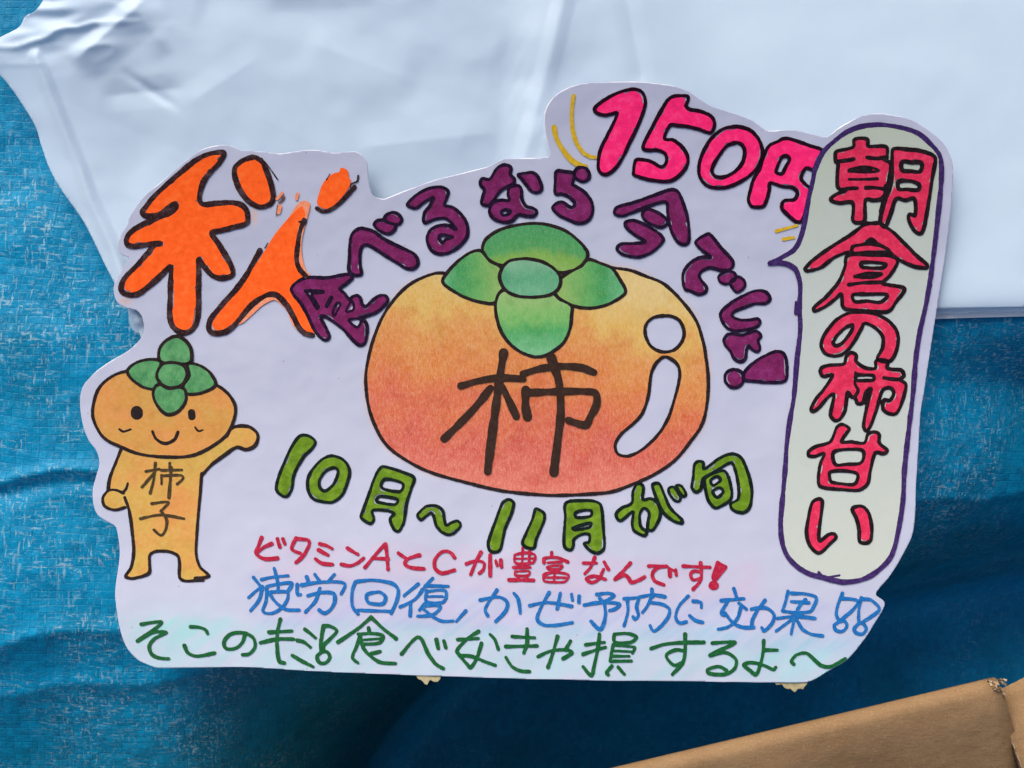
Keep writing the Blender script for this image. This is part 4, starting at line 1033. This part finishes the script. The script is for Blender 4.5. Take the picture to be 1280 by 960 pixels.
def bag_relief(px, py):
    z = 0.0040 * (fbm(px / 230, py / 200, 61, 3) - .5) * (1 - 0.6 * sm((px - 820) / 200))
    left = 1 - sm((px - 560) / 350)
    z = z + (1 - sm((px - 500) / 330)) * 0.11 * S * (300 - py)
    z = z + 0.0006 * (fbm(px / 60, py / 50, 65, 2) - .5) * (0.3 + left)
    for cx, cy, a, wd, h in LT:
        q = -(px - cx) * math.sin(a) + (py - cy) * math.cos(a); z = z + 0.0014 * h * np.clip(1 - np.abs(q) / wd, 0, 1) * (0.25 + 0.75 * left)
    for cx, cy, a, ln, wd, h in RC:
        c, s = math.cos(a), math.sin(a); t = (px - cx) * c + (py - cy) * s; q = -(px - cx) * s + (py - cy) * c
        z = z + 0.00034 * h * (0.25 + 0.75 * left) * np.clip(1 - np.abs(t) / ln, 0, 1) ** 0.8 * np.where(q > 0, np.clip(1 - q / wd, 0, 1), np.clip(1 + q / (wd * 0.6), 0, 1))
    # crumple at the knotted upper left corner
    cr = np.exp(-(((px - 55) / 95) ** 2 + ((py - 22) / 42) ** 2))
    rd = np.abs(fbm(px / 60 + py / 70, py / 22, 71, 2) - .5) * 2
    z = z + cr * (0.0036 * (1 - rd) ** 1.5 - 0.001)
    z = z + fold(px, py, 108, 62, 168, 10, 40, 0.0022, 0.4) + fold(px, py, 168, 8, 196, 46, 26, 0.0012, 0.6) - fold(px, py, 150, 118, 210, 112, 22, 0.0008)
    gd = seg_dist(px, py, np.array([[44., 70], [58, 104], [80, 160], [98, 205], [114, 250], [142, 312], [172, 400]]), False)
    z = z + 0.0020 * np.clip(1 - gd / 11, 0, 1)
    z = z + 0.0048 * sm((px - 632 + py * 0.08) / 74) * (1 - 0.7 * sm((px - 760) / 140)) + 0.0008 * np.clip(1 - np.abs(px - 705 + py * 0.25) / 16, 0, 1)
    z = z + fold(px, py, 470, 182, 600, 168, 60, 0.0007, 0.5) + fold(px, py, 405, 60, 500, 95, 50, 0.0006) + fold(px, py, 350, -6, 450, -12, 22, 0.0008)
    z = z + fold(px, py, 170, 100, 205, 124, 10, -0.0008) + fold(px, py, 250, 120, 310, 80, 50, 0.0005, .5) + fold(px, py, 780, -20, 800, 90, 20, -0.0008)
    # fine crimps on the right-hand bags
    z = z + 0.00003 * np.sin(px / 2.6 + py / 5) * np.exp(-(((px - 655) / 26) ** 2 + ((py - 120) / 90) ** 2))
    return z
def bag_mat(name, c, transp, seed):
    k = NT(name); n = k.noise(35, 4, 0.6)
    k.l(k.ramp(n, [(0.3, srgb(c[0] - 6, c[1] - 5, c[2] - 3)), (0.7, srgb(*c))]), k.b.inputs['Base Color'])
    k.b.inputs['Roughness'].default_value = 0.42; k.b.inputs['Specular IOR Level'].default_value = 0.35
    wv = k.n('ShaderNodeVectorMath', operation='MULTIPLY_ADD'); nq = k.n('ShaderNodeTexNoise'); nq.inputs['Scale'].default_value = 22; k.l(k.tc.outputs['Object'], nq.inputs['Vector'])
    k.l(nq.outputs['Color'], wv.inputs[0]); wv.inputs[1].default_value = (0.03, 0.03, 0); k.l(k.tc.outputs['Object'], wv.inputs[2])
    hs = None
    for scl, st in ((26, 1.0), (64, 0.5)):
        vo = k.n('ShaderNodeTexVoronoi'); vo.inputs['Scale'].default_value = scl; k.l(k.map((1, 0.6, 1), (0, 0, R(35 + scl)), wv.outputs[0]), vo.inputs[0])
        t_ = k.math('MULTIPLY', vo.outputs['Distance'], st); hs = t_ if hs is None else k.math('ADD', hs, t_)
    msk = k.math('MULTIPLY', k.math('SUBTRACT', k.noise(11, 3, 0.6), 0.40, clamp=True), 3.5, clamp=True)
    k.l(k.bump(k.math('MULTIPLY', hs, msk), 0.22, 0.0022, k.bump(k.noise(90, 3, 0.5), 0.10, 0.001)), k.b.inputs['Normal'])
    if transp:
        tr = k.n('ShaderNodeBsdfTransparent'); tr.inputs[0].default_value = (0.93, 0.96, 0.98, 1); mx = k.n('ShaderNodeMixShader'); mx.inputs[0].default_value = transp
        k.l(k.b.outputs[0], mx.inputs[1]); k.l(tr.outputs[0], mx.inputs[2]); k.l(mx.outputs[0], k.out.inputs[0])
    return k.m
def bag(name, poly, z0, amp, mat, thick, label, edge_drop=0.0, cs=3.0):
    P = cat_rom(pts(poly), True, 4); x0, y0, (X, Y) = sdf_grid((*(P.min(0) - 6), *(P.max(0) + 6)), cs)
    F = seg_dist(X, Y, P, True); F = np.where(inside(X, Y, P), -F, F); F = F + 1.4 * (fbm(X / 40, Y / 40, 91, 2) - .5) * sm((500 - X) / 200)
    V, f, d = march(F, x0, y0, cs); px, py = V[:, 0], V[:, 1]
    z = z0 + amp * bag_relief(px, py)
    z = z - 0.0 - edge_drop * np.exp(d / 9.0)
    # stay above the tarp and below the card
    x_, y_ = persp(px, py, z); zt = tarp_z(x_ / S + 640, 480 - y_ / S) + 0.0012 + max(0, thick)
    z = np.maximum(z, zt)
    cd = seg_dist(px, py, cardP[::3], True); ins = inside(px, py, cardP)
    near = np.where(ins, 1, np.exp(-(cd / 26) ** 2)); lim = zc(x_, y_) - 0.0016 + z0 * 0
    z = np.where(z > lim, z * (1 - near) + lim * near, z)
    x, y = persp(px, py, z)
    VV, t, b, s = thicken(np.stack([x, y, z], 1), f, thick)
    o = link(name, mesh_from(name, VV, t + b + s, [mat])); tag(o, label, 'plastic bag', 'white plastic bags piled under the sign'); return o
LEFT = '178,424 174,414 150,368 134,336 107,281 78,240 62,211 51,180 45,160 32,137 15,112 0,94 -22,76 -20,58 0,47 24,34 32,20 44,14 56,-2 96,-70'
bag('plastic_bag', LEFT + ' 700,-110 1500,-110 1500,376 1280,383 1170,386 1100,389 700,410 400,430', -0.0032, 1.0, bag_mat('thin_white_polythene', (217, 237, 255), 0.29, 1), 0.00012,
    'crumpled thin white plastic bag topmost of the pile behind the sign', 0.0010)
bag('plastic_bag', '172,416 158,372 142,326 116,262 99,212 84,170 66,116 50,78 80,40 140,-70 700,-110 1500,-110 1500,384 1280,389.5 1168,392.5 700,416 400,428', -0.0058, 0.5, bag_mat('white_polythene', (214, 235, 255), 0.55, 2), 0.0008,
    'white plastic bag second in the pile, showing as a thin strip at right', 0.0)
bag('plastic_bag', '760,424 800,380 850,260 866,140 872,40 868,-40 872,-110 1500,-110 1500,391 1280,395.5 1165,399 900,412', -0.0082, 0.25, bag_mat('grey_white_polythene', (250, 252, 255), 0, 3), 0.0010,
    'lowest white plastic bag of the pile resting directly on the blue tarp', 0.0)

# ---------------------------------------------------------------- cardboard box
k = NT('brown_cardboard'); fi = k.noise(900, 4, 0.7, k.map((0.25, 1.6, 1), (0, 0, R(14)))); bgn = k.noise(25, 4, 0.6)
cc = k.ramp(bgn, [(0.3, srgb(134, 106, 76)), (0.7, srgb(152, 124, 92))])
cc = k.mix(k.math('MULTIPLY', k.math('SUBTRACT', fi, 0.5, clamp=True), 1.6), cc, srgb(112, 86, 58))
cc = k.mix(k.math('MULTIPLY', k.math('SUBTRACT', k.noise(1500, 3, 0.7), 0.52, clamp=True), 2.0), cc, srgb(186, 160, 126))
vo = k.n('ShaderNodeTexVoronoi'); vo.inputs['Scale'].default_value = 140; k.l(k.tc.outputs['Object'], vo.inputs[0])
cc = k.mix(k.math('MULTIPLY', k.math('LESS_THAN', vo.outputs['Distance'], 0.06), 0.5), cc, srgb(110, 74, 48))
k.l(cc, k.b.inputs['Base Color']); k.b.inputs['Roughness'].default_value = 0.8; k.b.inputs['Specular IOR Level'].default_value = 0.15
flute = k.n('ShaderNodeTexWave'); flute.inputs['Scale'].default_value = 24; flute.bands_direction = 'Y'; k.l(k.map((1, 1, 1), (0, 0, R(14))), flute.inputs[0])
k.l(k.bump(fi, 0.4, 0.0003, k.bump(flute.outputs[1], 0.22, 0.0006, k.bump(k.noise(45, 4), 0.6, 0.003))), k.b.inputs['Normal'])
cb = k.m
k = NT('torn_cardboard_core'); k.l(k.ramp(k.noise(500, 3), [(0.35, srgb(92, 72, 54)), (0.65, srgb(196, 176, 148))]), k.b.inputs['Base Color']); k.b.inputs['Roughness'].default_value = 0.9; core = k.m
box = bpy.data.objects.new('cardboard_box', None); COL.objects.link(box)
BZ = 0.018
cx, cy = persp(1240, 866, BZ); C0 = np.array([cx, cy, BZ])
U = np.array([-0.973, -0.231, 0.0]); Vv = np.array([0.150, -0.989, 0.0]); ZU = np.array([0, 0, 1.0])
box.location = (cx, cy, BZ)
box.rotation_mode = 'QUATERNION'
import mathutils
box.rotation_quaternion = mathutils.Quaternion((0.973, 0.231, 0.0), R(-20))
tag(box, 'open brown cardboard box with its flaps folded, in the lower right corner', 'cardboard box')
def box_part(name, prof, length, a0, du, mats=(cb, core), wob=0.0, seed=0, thick=0.004, label=None, raggd=0.0, flare=0.0):
    """sheet of board: profile points (v, z) swept along du, thickened"""
    prof = np.array(prof); nl = 60; t = np.linspace(0, 1, nl)
    # resample profile smoothly
    Pp = cat_rom(prof * 1000, False, 3.0) / 1000
    m = len(Pp); pos = np.zeros((nl, m, 3))
    tan = np.gradient(Pp, axis=0); tan /= np.linalg.norm(tan, axis=1)[:, None] + 1e-9; nor = np.stack([tan[:, 1], -tan[:, 0]], 1)
    top = []; bot = []
    for i in range(nl):
        base = a0 + du * (t[i] * length)
        wz = wob * (vnoise(t[i] * 6, seed * 1.0, seed) - .5) + wob * 0.5 * (vnoise(t[i] * 22, seed * 1.0, seed + 3) - .5)
        e = raggd * (vnoise(np.arange(m) / 2.0, np.zeros(m), seed + 5) - .5) * (1 if i in (0, nl - 1) else 0)
        for arr_, o in ((top, 0), (bot, thick)):
            v = Pp[:, 0] - nor[:, 0] * -o; z = Pp[:, 1] - nor[:, 1] * -o
            arr_.append(base - du * (flare * np.maximum(v, 0) * (1 - t[i]))[:, None] + Vv * v[:, None] + ZU * (z + wz)[:, None] + du * np.asarray(e)[:, None])
    T = np.array(top).reshape(-1, 3); B = np.array(bot).reshape(-1, 3); N = len(T); gi = np.arange(N).reshape(nl, m)
    qa = np.stack([gi[:-1, :-1], gi[1:, :-1], gi[1:, 1:], gi[:-1, 1:]], 2).reshape(-1, 4)
    qb = qa[:, ::-1] + N
    def strip(a): return np.stack([a[:-1], a[1:], a[1:] + N, a[:-1] + N], 1)
    sd = [strip(gi[0, :]), strip(gi[-1, ::-1]), strip(gi[::-1, 0]), strip(gi[:, -1])]
    me = mesh_from(name, np.vstack([T, B]) - np.array(box.location), [qa, qb] + sd, list(mats), [0, 0, 1, 1, 0, 0])
    import bmesh
    bm = bmesh.new(); bm.from_mesh(me); bmesh.ops.recalc_face_normals(bm, faces=bm.faces[:]); bm.to_mesh(me); bm.free()
    for p, fl in zip(me.polygons, me.polygons): pass
    o = link(name, me, box)
    if label: o['label'] = label
    return o
# north wall rising from the floor, then its flap bent inwards over a soft crease
LBOX = 0.40
box_part('wall', [(-0.0048, -0.168), (-0.0048, -0.08), (-0.0048, -0.010), (-0.0048, -0.006)], LBOX, C0, U, wob=0.0, seed=1)
box_part('flap', [(-0.0052, -0.005), (-0.0044, -0.0012), (-0.0012, 0.0008), (0.0025, -0.0006), (0.0090, -0.0044), (0.026, -0.0175), (0.062, -0.046), (0.087, -0.065)], LBOX, C0 - U * 0.0035, U, wob=0.0014, seed=2, raggd=0.0012, flare=0.24, label='front flap bent down into the box')
# east wall and its flap folded outwards
def wall_box(name, a, b, h, th, ndir):
    a = np.array(a); b = np.array(b); vs_ = []
    for p in (a, b):
        for o in (0, th):
            for z in (0, h): vs_.append(p + ndir * o + ZU * z)
    vs_ = np.array(vs_) - np.array(box.location)
    fs = np.array([[0, 1, 5, 4], [2, 6, 7, 3], [0, 2, 3, 1], [4, 5, 7, 6], [1, 3, 7, 5], [0, 4, 6, 2]])
    return link(name, mesh_from(name, vs_, [fs], [cb], smooth=False), box)
Eo = np.array([0.989, 0.150, 0.0])
wall_box('wall', C0 + Vv * 0.006 + ZU * -0.170 - Eo * 0.0, C0 + Vv * 0.20 + ZU * -0.170, 0.115, 0.004, Eo)
wall_box('wall', C0 + Vv * 0.20 + ZU * -0.170, C0 + Vv * 0.20 + U * LBOX + ZU * -0.170, 0.13, 0.004, Vv)
wall_box('wall', C0 + U * LBOX + Vv * 0.006 + ZU * -0.170, C0 + U * LBOX + Vv * 0.19 + ZU * -0.170, 0.115, 0.004, U)
wall_box('base', C0 + Vv * 0.006 + U * 0.003 + ZU * -0.169, C0 + Vv * 0.006 + U * (LBOX - 0.004) + ZU * -0.169, 0.004, 0.19, Vv)
# outward flap: swept along Vv, profile runs east
def east_flap():
    nl, m = 50, 26; s = np.linspace(0, 1, m); L = 0.11
    # from the seam crease out to the east, rising a little from the picture's lower edge
    zz = -0.009 + 0.008 * sm(s * 12) - 0.03 * s; xx = s * L
    T = []
    for i in range(nl):
        tt = i / (nl - 1) * 0.19 - 0.0035
        rag = 0.0013 * (vnoise(np.arange(m) / 1.3, np.zeros(m), 12) - .5) if i == 0 else 0
        dirn = np.array([0.90, 0.435, 0]) if False else Eo * 0.93 + np.array([0, 0.28, 0])
        p = C0 + Eo * 0.0040 + Vv * (0.0030 + tt) + Eo * max(tt, 0) * 0.10 + np.outer(xx, dirn) + np.outer(zz + 0.0010 * (vnoise(i / 5.0, 3.0, 2) - .5), ZU)
        T.append(p + np.outer(rag * np.ones(m) if np.ndim(rag) == 0 else rag, Vv))
    T = np.array(T).reshape(-1, 3); B = T - ZU * 0.004; N = len(T); gi = np.arange(N).reshape(nl, m)
    qa = np.stack([gi[:-1, :-1], gi[1:, :-1], gi[1:, 1:], gi[:-1, 1:]], 2).reshape(-1, 4)
    def strip(a): return np.stack([a[:-1], a[1:], a[1:] + N, a[:-1] + N], 1)
    sd = [strip(gi[0, :]), strip(gi[-1, ::-1]), strip(gi[::-1, 0]), strip(gi[:, -1])]
    me = mesh_from('flap', np.vstack([T, B]) - np.array(box.location), [qa, qa[:, ::-1] + N] + sd, [cb, core], [0, 0, 1, 1, 1, 1])
    o = link('flap', me, box); o['label'] = 'side flap folded outwards past the torn corner'
east_flap()
# frayed fluting in the torn corner: thin wavy paper strips standing in the notch
def fray(px, py, n, seed, ln):
    r = np.random.RandomState(seed); V = []; Fq = []
    for i in range(n):
        tz = BZ + 0.0012 + r.uniform(-0.0025, 0.0012); bx, by = persp(px + r.uniform(-7, 9), py + r.uniform(-8, 9), tz); a = r.uniform(0, math.pi * 2)
        d = np.array([math.cos(a), math.sin(a), r.uniform(-.3, .5)]); d /= np.linalg.norm(d); u = np.cross(d, [0, 0, 1]); u /= np.linalg.norm(u) + 1e-9; w_ = r.uniform(0.0003, 0.0006)
        p = np.array([bx, by, tz]) - d * ln / 2; k0 = len(V)
        for j in range(7):
            q_ = p + d * ln * j / 6 + ZU * 0.0008 * math.sin(j * 2.1 + i)
            V += [q_ - u * w_, q_ + u * w_, q_ + u * w_ - ZU * 0.0003, q_ - u * w_ - ZU * 0.0003]
        for j in range(6):
            b0 = k0 + j * 4
            for e in range(4): Fq.append([b0 + e, b0 + (e + 1) % 4, b0 + 4 + (e + 1) % 4, b0 + 4 + e])
    link('torn_fluting', mesh_from('torn_fluting', (np.array(V) - np.array(box.location)) @ np.array(box.rotation_quaternion.to_matrix()), [np.array(Fq)], [core]), box)
fray(1246, 858, 13, 5, 0.0034)
